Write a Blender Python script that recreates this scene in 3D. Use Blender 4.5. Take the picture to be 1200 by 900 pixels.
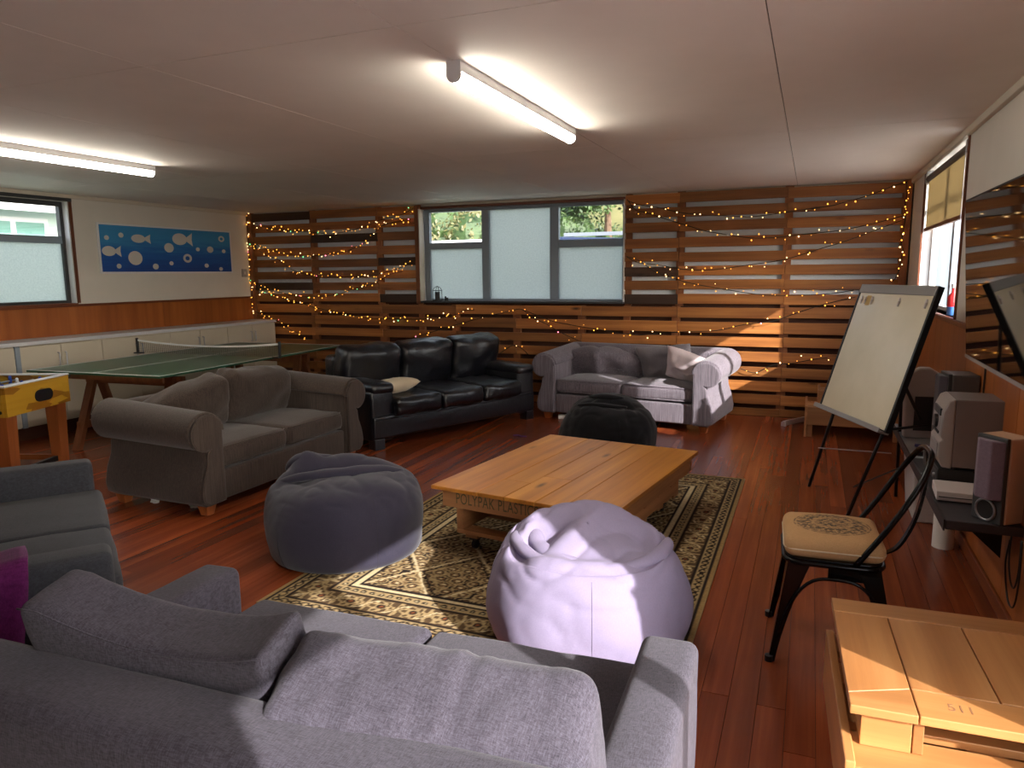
import bpy, bmesh, math, random
import numpy as np
from mathutils import Vector, Matrix, noise

for _o in list(bpy.data.objects):
    bpy.data.objects.remove(_o)
sc = bpy.context.scene
COL = sc.collection
PI = math.pi

# ------------------------------------------------------------------ camera
cam_d = bpy.data.cameras.new('camera')
cam = bpy.data.objects.new('camera', cam_d)
COL.objects.link(cam)
cam_d.sensor_width = 36.0
cam_d.lens = 849.868 / 1200 * 36
cam_d.clip_start = 0.02
_r = Vector((0.925446, 0.378754, -0.009799))
_u = Vector((-0.048112, 0.143133, 0.988533))
_f = Vector((-0.375813, 0.914362, -0.150685))
cam.matrix_world = Matrix(((_r.x, _u.x, -_f.x, 0), (_r.y, _u.y, -_f.y, 0), (_r.z, _u.z, -_f.z, 1.5715), (0, 0, 0, 1)))
sc.camera = cam

# ------------------------------------------------------------------ light, sky, exposure
sc.view_settings.view_transform = 'Standard'
sc.view_settings.look = 'None'
sc.view_settings.exposure = 0.95
sc.view_settings.gamma = 1.0
sc.view_settings.use_curve_mapping = False
SUN_DIR = Vector((-1.0, 0.64, -0.61)).normalized()
sun_d = bpy.data.lights.new('sun', 'SUN')
sun_d.energy = 6.4
sun_d.angle = math.radians(0.6)
sun_d.color = (1.0, 0.95, 0.93)
sun = bpy.data.objects.new('sun', sun_d)
sun.rotation_euler = SUN_DIR.to_track_quat('-Z', 'Y').to_euler()
sun.location = (6, -3, 5)
COL.objects.link(sun)
world = bpy.data.worlds.new('sky')
sc.world = world
world.use_nodes = True
wt = world.node_tree
wt.nodes.clear()
wo = wt.nodes.new('ShaderNodeOutputWorld')
wb = wt.nodes.new('ShaderNodeBackground')
ws = wt.nodes.new('ShaderNodeTexSky')
ws.sky_type = 'NISHITA'
ws.sun_disc = False
ws.sun_elevation = math.radians(29)
ws.sun_rotation = math.radians(121)
ws.dust_density = 2.0
wb.inputs['Strength'].default_value = 0.5
wh = wt.nodes.new('ShaderNodeHueSaturation')
wh.inputs['Saturation'].default_value = 0.45
wt.links.new(ws.outputs[0], wh.inputs['Color'])
wt.links.new(wh.outputs[0], wb.inputs[0])
wt.links.new(wb.outputs[0], wo.inputs[0])
try:
    sc.cycles.use_denoising = True
    sc.cycles.max_bounces = 10
    sc.cycles.diffuse_bounces = 6
    sc.cycles.transparent_max_bounces = 12
    sc.cycles.sample_clamp_indirect = 6.0
except Exception:
    pass
TUBE_POWER = 28.0

# ------------------------------------------------------------------ helpers
def L(r, g, b):
    def c(v):
        v /= 255.0
        return v / 12.92 if v <= 0.04045 else ((v + 0.055) / 1.055) ** 2.4
    return (c(r), c(g), c(b), 1.0)

class N:
    """tiny node-tree writer"""
    def __init__(s, name):
        s.m = bpy.data.materials.new(name)
        s.m.use_nodes = True
        s.t = s.m.node_tree
        s.b = s.t.nodes['Principled BSDF']
        s.out = s.t.nodes['Material Output']
    def n(s, typ, **kw):
        nd = s.t.nodes.new(typ)
        for k, v in kw.items():
            setattr(nd, k, v)
        return nd
    def l(s, a, b):
        s.t.links.new(a, b)
    def mapping(s, coord='Object', scale=(1, 1, 1), rnd=False, rot=(0, 0, 0)):
        if coord == 'World':
            src = s.n('ShaderNodeNewGeometry').outputs['Position']
        else:
            src = s.n('ShaderNodeTexCoord').outputs[coord]
        mp = s.n('ShaderNodeMapping')
        mp.inputs['Scale'].default_value = scale
        mp.inputs['Rotation'].default_value = rot
        s.l(src, mp.inputs['Vector'])
        if rnd:
            oi = s.n('ShaderNodeObjectInfo')
            mu = s.n('ShaderNodeMath', operation='MULTIPLY')
            mu.inputs[1].default_value = 57.0
            s.l(oi.outputs['Random'], mu.inputs[0])
            va = s.n('ShaderNodeVectorMath', operation='ADD')
            s.l(mp.outputs[0], va.inputs[0])
            s.l(mu.outputs[0], va.inputs[1])
            return va.outputs[0]
        return mp.outputs[0]
    def noise(s, vec, scale=5, detail=4, rough=0.6):
        nd = s.n('ShaderNodeTexNoise')
        nd.inputs['Scale'].default_value = scale
        nd.inputs['Detail'].default_value = detail
        nd.inputs['Roughness'].default_value = rough
        s.l(vec, nd.inputs['Vector'])
        return nd.outputs[0]
    def ramp(s, fac, stops):
        nd = s.n('ShaderNodeValToRGB')
        el = nd.color_ramp.elements
        while len(el) < len(stops):
            el.new(0.5)
        for e, (p, c) in zip(el, stops):
            e.position = p
            e.color = c
        s.l(fac, nd.inputs[0])
        return nd.outputs[0]
    def mix(s, fac, a, b, mode='MIX'):
        nd = s.n('ShaderNodeMix', data_type='RGBA', blend_type=mode)
        for sock, v in ((nd.inputs[0], fac), (nd.inputs[6], a), (nd.inputs[7], b)):
            if hasattr(v, 'is_linked'):
                s.l(v, sock)
            else:
                sock.default_value = v
        return nd.outputs[2]
    def bump(s, h, strength=0.3, dist=0.002):
        nd = s.n('ShaderNodeBump')
        nd.inputs['Strength'].default_value = strength
        nd.inputs['Distance'].default_value = dist
        s.l(h, nd.inputs['Height'])
        s.l(nd.outputs[0], s.b.inputs['Normal'])
    def rnd(s):
        return s.n('ShaderNodeObjectInfo').outputs['Random']

def plain(name, col, rough=0.5, metal=0.0, spec=None, emit=None, estr=0):
    m = N(name)
    m.b.inputs['Base Color'].default_value = col
    m.b.inputs['Roughness'].default_value = rough
    m.b.inputs['Metallic'].default_value = metal
    if spec is not None:
        m.b.inputs['Specular IOR Level'].default_value = spec
    if emit:
        m.b.inputs['Emission Color'].default_value = emit
        m.b.inputs['Emission Strength'].default_value = estr
    return m.m

def mottled(name, c1, c2, scale=6, rough=0.6, bump=0.0, coord='Object', spec=None):
    m = N(name)
    v = m.mapping(coord)
    f = m.noise(v, scale, 5)
    m.l(m.ramp(f, [(0.3, c1), (0.7, c2)]), m.b.inputs['Base Color'])
    m.b.inputs['Roughness'].default_value = rough
    if spec is not None:
        m.b.inputs['Specular IOR Level'].default_value = spec
    if bump:
        m.bump(m.noise(v, scale * 12, 3), bump)
    return m.m

def fabric(name, c1, c2, rough=0.9, weave=420, bump=0.5, sheen=0.2):
    """heathered woven cloth: crossed thread noise"""
    m = N(name)
    a = m.noise(m.mapping('Object', (weave * 0.12, weave, weave * 0.6)), 1.0, 2)
    b = m.noise(m.mapping('Object', (weave, weave * 0.12, weave * 0.16)), 1.0, 2)
    mx = m.n('ShaderNodeMath', operation='ADD')
    m.l(a, mx.inputs[0]); m.l(b, mx.inputs[1])
    hf = m.n('ShaderNodeMath', operation='MULTIPLY')
    m.l(mx.outputs[0], hf.inputs[0]); hf.inputs[1].default_value = 0.5
    big = m.noise(m.mapping('Object'), 5, 3)
    col = m.ramp(hf.outputs[0], [(0.33, c1), (0.67, c2)])
    col = m.mix(0.18, col, m.ramp(big, [(0.3, c1), (0.7, c2)]))
    m.l(col, m.b.inputs['Base Color'])
    m.b.inputs['Roughness'].default_value = rough
    m.b.inputs['Specular IOR Level'].default_value = 0.15
    m.b.inputs['Sheen Weight'].default_value = sheen
    m.bump(hf.outputs[0], bump, 0.0015)
    return m.m

def cord(name, c1, c2):
    """corded cloth: fine broken ribs running upwards"""
    m = N(name)
    rib = m.noise(m.mapping('Object', (190, 190, 5)), 1.0, 2)
    fine = m.noise(m.mapping('Object', (420, 420, 160)), 1.0, 2)
    f = m.mix(0.35, rib, fine)
    big = m.noise(m.mapping('Object'), 4, 3)
    col = m.ramp(f, [(0.36, c1), (0.64, c2)])
    m.l(m.mix(0.15, col, m.ramp(big, [(0.3, c1), (0.7, c2)])), m.b.inputs['Base Color'])
    m.b.inputs['Roughness'].default_value = 0.85
    m.b.inputs['Specular IOR Level'].default_value = 0.2
    m.b.inputs['Sheen Weight'].default_value = 0.2
    m.bump(f, 0.6, 0.002)
    return m.m

def wood(name, dark, mid, light, axis='X', coord='Object', rough=0.55, grain=26, vary=0.35, knots=True, bump=0.15, coat=0.0):
    m = N(name)
    st = {'X': (0.9, grain, grain), 'Y': (grain, 0.9, grain), 'Z': (grain, grain, 0.9)}[axis]
    v = m.mapping(coord, tuple(k * 0.5 for k in st), rnd=True)
    g = m.noise(v, 1.0, 6, 0.65)
    col = m.ramp(g, [(0.28, dark), (0.5, mid), (0.72, light)])
    st2 = {'X': (0.5, 2.5, 2.5), 'Y': (2.5, 0.5, 2.5), 'Z': (2.5, 2.5, 0.5)}[axis]
    blot = m.noise(m.mapping(coord, st2, rnd=True), 1.6, 3)
    col = m.mix(0.35, col, m.ramp(blot, [(0.3, dark), (0.7, light)]))
    if knots:
        st3 = {'X': (2.2, 7, 7), 'Y': (7, 2.2, 7), 'Z': (7, 7, 2.2)}[axis]
        vo = m.n('ShaderNodeTexVoronoi')
        vo.inputs['Scale'].default_value = 0.75
        m.l(m.mapping(coord, st3, rnd=True), vo.inputs['Vector'])
        k = m.ramp(vo.outputs['Distance'], [(0.03, (1, 1, 1, 1)), (0.13, (0, 0, 0, 1))])
        dk = tuple(c * 0.35 for c in dark[:3]) + (1,)
        col = m.mix(k, col, dk)
    hsv = m.n('ShaderNodeHueSaturation')
    mr = m.n('ShaderNodeMapRange')
    mr.inputs['To Min'].default_value = 1 - vary
    mr.inputs['To Max'].default_value = 1 + vary
    m.l(m.rnd(), mr.inputs['Value'])
    m.l(mr.outputs[0], hsv.inputs['Value'])
    m.l(col, hsv.inputs['Color'])
    m.l(hsv.outputs[0], m.b.inputs['Base Color'])
    m.b.inputs['Roughness'].default_value = rough
    if coat:
        m.b.inputs['Coat Weight'].default_value = coat
        m.b.inputs['Coat Roughness'].default_value = 0.12
    if bump:
        m.bump(g, bump, 0.002)
    return m.m

class MB:
    """collects faces, builds one mesh object"""
    def __init__(s):
        s.v = []; s.f = []; s.mi = []
    def add(s, vs, fs, mi=0):
        o = len(s.v)
        s.v += [tuple(p) for p in vs]
        s.f += [tuple(i + o for i in f) for f in fs]
        s.mi += [mi] * len(fs)
        return s
    def box(s, c, d, M=None, mi=0):
        x, y, z = (k / 2 for k in d)
        vs = [Vector((a * x, b * y, e * z)) for e in (-1, 1) for b in (-1, 1) for a in (-1, 1)]
        if M is not None:
            vs = [M @ p for p in vs]
        vs = [p + Vector(c) for p in vs]
        return s.add(vs, [(0, 2, 3, 1), (4, 5, 7, 6), (0, 1, 5, 4), (2, 6, 7, 3), (0, 4, 6, 2), (1, 3, 7, 5)], mi)
    def box2(s, a, b, mi=0):
        return s.box([(p + q) / 2 for p, q in zip(a, b)], [abs(q - p) for p, q in zip(a, b)], None, mi)
    def hexa(s, bot, top, mi=0):
        """8-corner solid from two 4-point loops (counter-clockwise from above)"""
        return s.add(list(bot) + list(top), [(3, 2, 1, 0), (4, 5, 6, 7), (0, 1, 5, 4), (1, 2, 6, 5), (2, 3, 7, 6), (3, 0, 4, 7)], mi)
    def tube(s, pts, r, n=8, closed=False, cap=True, mi=0):
        P = [Vector(p) for p in pts]
        m = len(P)
        rr = r if hasattr(r, '__len__') else [r] * m
        vs = []; fs = []
        ref = None
        for i in range(m):
            if closed:
                t = (P[(i + 1) % m] - P[i - 1])
            else:
                t = P[min(i + 1, m - 1)] - P[max(i - 1, 0)]
            t.normalize()
            if ref is None:
                ref = Vector((0, 0, 1)) if abs(t.z) < 0.9 else Vector((1, 0, 0))
            a = ref - t * ref.dot(t)
            if a.length < 1e-6:
                a = t.orthogonal()
            a.normalize()
            b = t.cross(a)
            ref = a
            for k in range(n):
                w = 2 * PI * k / n
                vs.append(P[i] + (a * math.cos(w) + b * math.sin(w)) * rr[i])
        for i in range(m if closed else m - 1):
            j = (i + 1) % m
            for k in range(n):
                l = (k + 1) % n
                fs.append((i * n + k, i * n + l, j * n + l, j * n + k))
        if cap and not closed:
            fs.append(tuple(range(n - 1, -1, -1)))
            fs.append(tuple((m - 1) * n + k for k in range(n)))
        return s.add(vs, fs, mi)
    def cyl(s, c, r, h, n=20, axis='Z', r2=None, mi=0):
        r2 = r if r2 is None else r2
        ax = {'X': Vector((1, 0, 0)), 'Y': Vector((0, 1, 0)), 'Z': Vector((0, 0, 1))}[axis]
        c = Vector(c)
        return s.tube([c - ax * h / 2, c + ax * h / 2], [r, r2], n, mi=mi)
    def ball(s, c, r, nu=8, nv=5, mi=0):
        vs = []; fs = []
        for j in range(nv + 1):
            th = PI * j / nv
            for i in range(nu):
                ph = 2 * PI * i / nu
                vs.append((c[0] + r * math.sin(th) * math.cos(ph), c[1] + r * math.sin(th) * math.sin(ph), c[2] + r * math.cos(th)))
        for j in range(nv):
            for i in range(nu):
                k = (i + 1) % nu
                fs.append((j * nu + i, (j + 1) * nu + i, (j + 1) * nu + k, j * nu + k))
        return s.add(vs, fs, mi)
    def prism(s, prof, axis, a, b, mi=0, segs=1, fn=None):
        """extrude a closed 2-D outline. axis 'Y': prof=(x,z); 'X': prof=(y,z); 'Z': prof=(x,y)"""
        n = len(prof); vs = []
        for k in range(segs + 1):
            t = a + (b - a) * k / segs
            for p, q in prof:
                w = {'Y': (p, t, q), 'X': (t, p, q), 'Z': (p, q, t)}[axis]
                vs.append(fn(*w) if fn else w)
        fs = []
        for k in range(segs):
            for i in range(n):
                j = (i + 1) % n
                fs.append((k * n + i, k * n + j, (k + 1) * n + j, (k + 1) * n + i))
        fs.append(tuple(range(n - 1, -1, -1)))
        fs.append(tuple(segs * n + i for i in range(n)))
        return s.add(vs, fs, mi)
    def build(s, name, mat, parent=None, smooth=False, bevel=0.0, seg=2, sub=0, auto=None):
        me = bpy.data.meshes.new(name)
        me.from_pydata(s.v, [], s.f)
        mats = mat if isinstance(mat, (list, tuple)) else [mat]
        for q in mats:
            me.materials.append(q)
        if len(mats) > 1:
            me.polygons.foreach_set('material_index', s.mi)
        bm = bmesh.new(); bm.from_mesh(me)
        bmesh.ops.recalc_face_normals(bm, faces=bm.faces)
        bm.to_mesh(me); bm.free()
        o = bpy.data.objects.new(name, me)
        COL.objects.link(o)
        if parent is not None:
            o.parent = parent
        if bevel:
            md = o.modifiers.new('edge', 'BEVEL')
            md.width = bevel; md.segments = seg; md.limit_method = 'ANGLE'
            md.angle_limit = math.radians(35)
        if sub:
            md = o.modifiers.new('round', 'SUBSURF')
            md.levels = md.render_levels = sub
        if smooth:
            me.polygons.foreach_set('use_smooth', [True] * len(me.polygons))
            if auto:
                me.set_sharp_from_angle(angle=math.radians(auto))
        me.update()
        return o

def thing(name, label, cat, loc=(0, 0, 0), rot=0.0, group=None):
    o = bpy.data.objects.new(name, None)
    o.empty_display_size = 0.1
    COL.objects.link(o)
    o.location = loc
    o.rotation_euler = (0, 0, math.radians(rot))
    return tag(o, label, cat, group)

def tag(o, label, cat, group=None):
    o['label'] = label; o['category'] = cat
    if group:
        o['group'] = group
    return o

def struct(o):
    o['kind'] = 'structure'
    return o

def stuff(o):
    o['kind'] = 'stuff'
    return o

def copy_thing(root, loc, rot, label):
    r = root.copy(); COL.objects.link(r)
    r.location = loc; r.rotation_euler = (0, 0, math.radians(rot)); r['label'] = label
    for ch in list(root.children):
        c = ch.copy(); COL.objects.link(c); c.parent = r
        for g in list(ch.children):
            d = g.copy(); COL.objects.link(d); d.parent = c
    return r

def axis_pts(h, r, n):
    """grid lines along one axis of a rounded box, denser in the rounding"""
    a = [-h, -h + r * 0.12, -h + r * 0.4, -h + r * 0.72, -h + r]
    inner = [-h + r + (2 * h - 2 * r) * i / n for i in range(1, n)]
    return a + inner + [-q for q in reversed(a)]

def soft_box(mb, c, d, r, n=(6, 6, 4), puff=(0, 0, 0), wr=0.0, fr=5.0, seed=0, fn=None, M=None, mi=0):
    """rounded, bulging upholstered block"""
    hx, hy, hz = (k / 2 for k in d)
    r = min(r, hx * 0.98, hy * 0.98, hz * 0.98)
    A = [axis_pts(hx, r, n[0]), axis_pts(hy, r, n[1]), axis_pts(hz, r, n[2])]
    idx = {}; vs = []; fs = []
    def vert(i, j, k):
        key = (i, j, k)
        if key in idx:
            return idx[key]
        p = Vector((A[0][i], A[1][j], A[2][k]))
        q = Vector((max(-hx + r, min(hx - r, p.x)), max(-hy + r, min(hy - r, p.y)), max(-hz + r, min(hz - r, p.z))))
        dd = p - q
        nn = dd.normalized() if dd.length > 1e-9 else Vector((0, 0, 0))
        w = q + nn * r
        u, v, t = w.x / hx, w.y / hy, w.z / hz
        bu, bv, bt = 1 - u * u, 1 - v * v, 1 - t * t
        w = w + Vector((puff[0] * u * bv * bt, puff[1] * v * bu * bt, puff[2] * t * bu * bv))
        if wr:
            s_ = Vector((seed * 7.3, seed * 3.1, seed * 1.7))
            w = w + nn * (noise.noise(w * fr + s_) * wr + noise.noise(w * fr * 2.7 + s_) * wr * 0.4)
        if fn:
            w = fn(w)
        if M is not None:
            w = M @ w
        idx[key] = len(vs); vs.append(w + Vector(c))
        return idx[key]
    nx, ny, nz = (len(a) for a in A)
    for k in (0, nz - 1):
        for i in range(nx - 1):
            for j in range(ny - 1):
                q = (vert(i, j, k), vert(i + 1, j, k), vert(i + 1, j + 1, k), vert(i, j + 1, k))
                fs.append(q if k else q[::-1])
    for j in (0, ny - 1):
        for i in range(nx - 1):
            for k in range(nz - 1):
                q = (vert(i, j, k), vert(i + 1, j, k), vert(i + 1, j, k + 1), vert(i, j, k + 1))
                fs.append(q[::-1] if j else q)
    for i in (0, nx - 1):
        for j in range(ny - 1):
            for k in range(nz - 1):
                q = (vert(i, j, k), vert(i, j + 1, k), vert(i, j + 1, k + 1), vert(i, j, k + 1))
                fs.append(q if i else q[::-1])
    return mb.add(vs, fs, mi)

def pillow(mb, c, w, h, t, M=None, wr=0.012, seed=0, n=22, pinch=0.06, fr=7, fn=None):
    """scatter cushion lying in its local xy plane, corners pinched, thickness t"""
    vs = []; fs = []
    s_ = Vector((seed * 5.1, seed * 2.3, seed * 9.7))
    for sgn in (1, -1):
        for i in range(n + 1):
            for j in range(n + 1):
                u = -1 + 2 * i / n; v = -1 + 2 * j / n
                x = u * w / 2 * (1 - pinch * (1 - v * v)); y = v * h / 2 * (1 - pinch * (1 - u * u))
                z = sgn * t / 2 * ((1 - u ** 4) * (1 - v ** 4)) ** 0.55
                p = Vector((x, y, z))
                e = (1 - abs(u) ** 3) * (1 - abs(v) ** 3)
                p.z += noise.noise(p * fr + s_) * wr * (0.3 + e) + noise.noise(p * fr * 2.5 + s_) * wr * 0.5 * e
                if fn:
                    p = fn(p)
                if M is not None:
                    p = M @ p
                vs.append(p + Vector(c))
    st = (n + 1) ** 2
    for sg in (0, 1):
        for i in range(n):
            for j in range(n):
                a = sg * st + i * (n + 1) + j
                q = (a, a + n + 1, a + n + 2, a + 1)
                fs.append(q if sg == 0 else q[::-1])
    mb.add(vs, fs)
    return mb

def weld(o, d=1e-4):
    bm = bmesh.new(); bm.from_mesh(o.data)
    bmesh.ops.remove_doubles(bm, verts=bm.verts, dist=d)
    bmesh.ops.recalc_face_normals(bm, faces=bm.faces)
    bm.to_mesh(o.data); bm.free()
    o.data.polygons.foreach_set('use_smooth', [True] * len(o.data.polygons))
    return o

def Rx(a): return Matrix.Rotation(math.radians(a), 3, 'X')
def Ry(a): return Matrix.Rotation(math.radians(a), 3, 'Y')
def Rz(a): return Matrix.Rotation(math.radians(a), 3, 'Z')

def smooth_path(pts, k=6):
    """Catmull-Rom through the points"""
    P = [Vector(p) for p in pts]
    Q = [P[0] * 2 - P[1]] + P + [P[-1] * 2 - P[-2]]
    out = []
    for i in range(1, len(Q) - 2):
        for j in range(k):
            t = j / k
            a, b, c, d = Q[i - 1], Q[i], Q[i + 1], Q[i + 2]
            out.append(0.5 * ((2 * b) + (c - a) * t + (2 * a - 5 * b + 4 * c - d) * t * t + (3 * b - a - 3 * c + d) * t ** 3))
    out.append(P[-1])
    return out

# ------------------------------------------------------------------ materials
M = {}
M['floor'] = wood('varnished floorboard', L(96, 40, 22), L(126, 57, 30), L(160, 82, 44), 'Y', 'World', 0.27, 30, 0.28, False, 0.05)
M['floor'].node_tree.nodes['Principled BSDF'].inputs['Specular IOR Level'].default_value = 0.55
M['subfloor'] = plain('dark gap', L(30, 14, 8), 0.9)
M['ceiling'] = mottled('off-white ceiling board', L(232, 224, 216), L(240, 232, 224), 1.5, 0.75, 0.12, 'World')
M['joint'] = plain('dark panel joint', L(60, 50, 45), 0.9)
M['wall'] = mottled('painted plaster', L(214, 208, 198), L(222, 216, 206), 2.0, 0.7, 0.05, 'World')
M['wallback'] = mottled('pale blue white wall', L(220, 224, 230), L(228, 231, 236), 2.0, 0.7, 0.05, 'World')
M['trim'] = mottled('cream painted trim', L(206, 196, 180), L(212, 202, 186), 3, 0.5, 0.0)
M['dado'] = wood('varnished plywood dado', L(118, 60, 24), L(150, 82, 34), L(174, 102, 46), 'Z', 'World', 0.4, 16, 0.1, False, 0.03)
M['dadocap'] = wood('varnished dado cap', L(90, 42, 18), L(110, 54, 24), L(130, 68, 32), 'Y', 'World', 0.4, 30, 0.1, False)
M['darkwall'] = plain('brown painted wall', L(74, 40, 24), 0.8)
M['palletX'] = wood('oiled pallet plank', L(98, 54, 24), L(152, 92, 42), L(190, 128, 66), 'X', 'World', 0.5, 30, 0.36)
M['palletZ'] = wood('pallet post', L(100, 54, 28), L(142, 84, 46), L(172, 112, 68), 'Z', 'World', 0.6, 30, 0.25)
M['palletDark'] = wood('dark weathered pallet plank', L(38, 24, 16), L(58, 38, 26), L(80, 54, 36), 'X', 'World', 0.6, 30, 0.2)
M['alu'] = plain('grey aluminium frame', L(140, 152, 164), 0.45, 0.1)
M['darkframe'] = plain('dark window frame', L(58, 58, 60), 0.5)
M['whitepaint'] = plain('white gloss paint', L(222, 222, 224), 0.4)
M['brownpaint'] = wood('brown varnished architrave', L(82, 42, 20), L(104, 54, 26), L(124, 68, 34), 'Z', 'World', 0.45, 30, 0.1, False)
M['black'] = plain('black plastic', L(20, 20, 22), 0.45)
M['blacksteel'] = plain('black gloss steel', L(18, 17, 18), 0.25, 0.6)
M['darksteel'] = plain('black tube steel', L(24, 24, 26), 0.4, 0.3)
M['chrome'] = plain('brushed metal', L(170, 172, 178), 0.3, 0.9)
M['greyplastic'] = plain('silver grey plastic', L(160, 158, 158), 0.4, 0.3)
M['sofa'] = fabric('grey woven upholstery', L(40, 36, 42), L(88, 84, 95), 0.9, 560, 0.5, 0.1)
M['sofadark'] = fabric('charcoal woven upholstery', L(42, 43, 47), L(70, 71, 77), 0.9, 560, 0.4, 0.1)
M['cordA'] = cord('brown grey corded cloth', L(46, 37, 33), L(82, 70, 62))
M['cordB'] = cord('grey lilac corded cloth', L(78, 71, 76), L(142, 133, 142))
M['leather'] = N('black leather')
def _leather(m):
    v = m.mapping('Object')
    m.l(m.ramp(m.noise(v, 9, 4), [(0.3, L(8, 9, 13)), (0.75, L(18, 20, 29))]), m.b.inputs['Base Color'])
    m.b.inputs['Roughness'].default_value = 0.30
    m.b.inputs['Specular IOR Level'].default_value = 0.6
    m.b.inputs['Coat Weight'].default_value = 0.35
    m.b.inputs['Coat Roughness'].default_value = 0.22
    m.bump(m.noise(v, 22, 6, 0.72), 0.45, 0.014)
    return m.m
M['leather'] = _leather(M['leather'])
M['footwood'] = wood('varnished sofa foot', L(110, 56, 24), L(146, 80, 36), L(170, 100, 52), 'Z', 'Object', 0.4, 30, 0.1, False)
M['bagdark'] = fabric('navy grey canvas', L(38, 36, 48), L(50, 47, 62), 0.8, 700, 0.15)
M['bagblack'] = fabric('black canvas', L(9, 8, 11), L(15, 13, 17), 0.8, 700, 0.15)
M['baglilac'] = fabric('pale lilac canvas', L(130, 121, 146), L(141, 132, 158), 0.8, 700, 0.12, 0.05)
M['seamdark'] = plain('dark seam thread', L(40, 38, 48), 0.9)
M['seamlilac'] = plain('lilac seam thread', L(112, 104, 128), 0.9)
M['throw'] = fabric('purple fleece', L(70, 18, 62), L(104, 34, 94), 0.95, 260, 0.5, 0.08)
M['cream'] = fabric('cream cotton', L(196, 178, 148), L(216, 200, 172), 0.9, 500, 0.2)
M['pinkwhite'] = fabric('pale pink cotton', L(206, 188, 190), L(224, 208, 208), 0.9, 500, 0.2)
M['greycush'] = fabric('mid grey cotton', L(112, 106, 110), L(140, 134, 138), 0.9, 500, 0.2)
M['tabletop'] = wood('orange varnished pine plank', L(140, 82, 24), L(184, 118, 38), L(212, 150, 62), 'Y', 'Object', 0.4, 26, 0.14, True, 0.05)
M['palletobj'] = wood('raw pallet timber', L(122, 78, 46), L(158, 106, 64), L(190, 138, 90), 'X', 'Object', 0.6, 28, 0.15)
M['palletobjY'] = wood('raw pallet timber lengthwise', L(122, 78, 46), L(158, 106, 64), L(190, 138, 90), 'Y', 'Object', 0.6, 28, 0.15)
M['pineX'] = wood('honey pine board', L(138, 86, 42), L(172, 116, 64), L(198, 144, 88), 'X', 'Object', 0.45, 26, 0.16)
M['pineY'] = wood('honey pine board lengthwise', L(128, 78, 38), L(164, 108, 58), L(190, 136, 82), 'Y', 'Object', 0.45, 26, 0.16)
M['trestle'] = wood('brown timber trestle', L(96, 54, 30), L(130, 78, 46), L(150, 96, 60), 'Z', 'Object', 0.6, 26, 0.15)
M['green'] = mottled('green playing surface', L(34, 78, 54), L(40, 88, 62), 3, 0.3, 0, 'Object', 0.6)
M['white'] = plain('white line paint', L(214, 216, 214), 0.5)
M['foosgold'] = None
M['foosleg'] = wood('orange brown leg', L(120, 62, 28), L(152, 82, 38), L(168, 98, 50), 'Z', 'Object', 0.5, 20, 0.05, False)
M['cabinet'] = mottled('cream laminate', L(196, 186, 166), L(204, 194, 174), 2, 0.45)
M['worktop'] = plain('pale grey worktop', L(206, 206, 210), 0.35)
M['board'] = mottled('whiteboard enamel', L(222, 212, 186), L(230, 220, 196), 4, 0.25, 0, 'Object')
M['paper'] = plain('white paper', L(226, 222, 218), 0.8)
M['whiteplastic'] = plain('white plastic', L(206, 198, 196), 0.5)

def _glass(name, tint=(1, 1, 1, 1), rough=0.02, gl=0.07):
    m = N(name)
    tr = m.n('ShaderNodeBsdfTransparent'); tr.inputs[0].default_value = tint
    gs = m.n('ShaderNodeBsdfGlossy'); gs.inputs['Roughness'].default_value = rough
    mx = m.n('ShaderNodeMixShader'); mx.inputs[0].default_value = gl
    m.l(tr.outputs[0], mx.inputs[1]); m.l(gs.outputs[0], mx.inputs[2]); m.l(mx.outputs[0], m.out.inputs[0])
    return m.m
def _frost(name, c1, c2, gl=0.06):
    m = N(name)
    v = m.mapping('World')
    tl = m.n('ShaderNodeBsdfTranslucent')
    m.l(m.ramp(m.noise(v, 60, 4), [(0.35, c1), (0.65, c2)]), tl.inputs[0])
    gs = m.n('ShaderNodeBsdfGlossy'); gs.inputs['Roughness'].default_value = 0.3
    mx = m.n('ShaderNodeMixShader'); mx.inputs[0].default_value = gl
    m.l(tl.outputs[0], mx.inputs[1]); m.l(gs.outputs[0], mx.inputs[2]); m.l(mx.outputs[0], m.out.inputs[0])
    return m.m
def _blind(name):
    m = N(name)
    v = m.mapping('World', (1, 220, 260))
    col = m.ramp(m.noise(v, 1.0, 2), [(0.3, L(176, 162, 130)), (0.7, L(196, 182, 150))])
    tl = m.n('ShaderNodeBsdfTranslucent'); df = m.n('ShaderNodeBsdfDiffuse')
    m.l(col, tl.inputs[0]); m.l(col, df.inputs[0])
    mx = m.n('ShaderNodeMixShader'); mx.inputs[0].default_value = 0.62
    m.l(tl.outputs[0], mx.inputs[1]); m.l(df.outputs[0], mx.inputs[2]); m.l(mx.outputs[0], m.out.inputs[0])
    return m.m
M['glass'] = _glass('clear window glass')
M['frost'] = _frost('frosted window glass', L(188, 192, 190), L(202, 205, 202))
M['blind'] = _blind('beige roller blind cloth')
M['lamp'] = plain('glowing lamp diffuser', L(240, 240, 235), 0.5, emit=(1.0, 0.93, 0.80, 1), estr=TUBE_POWER)

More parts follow.
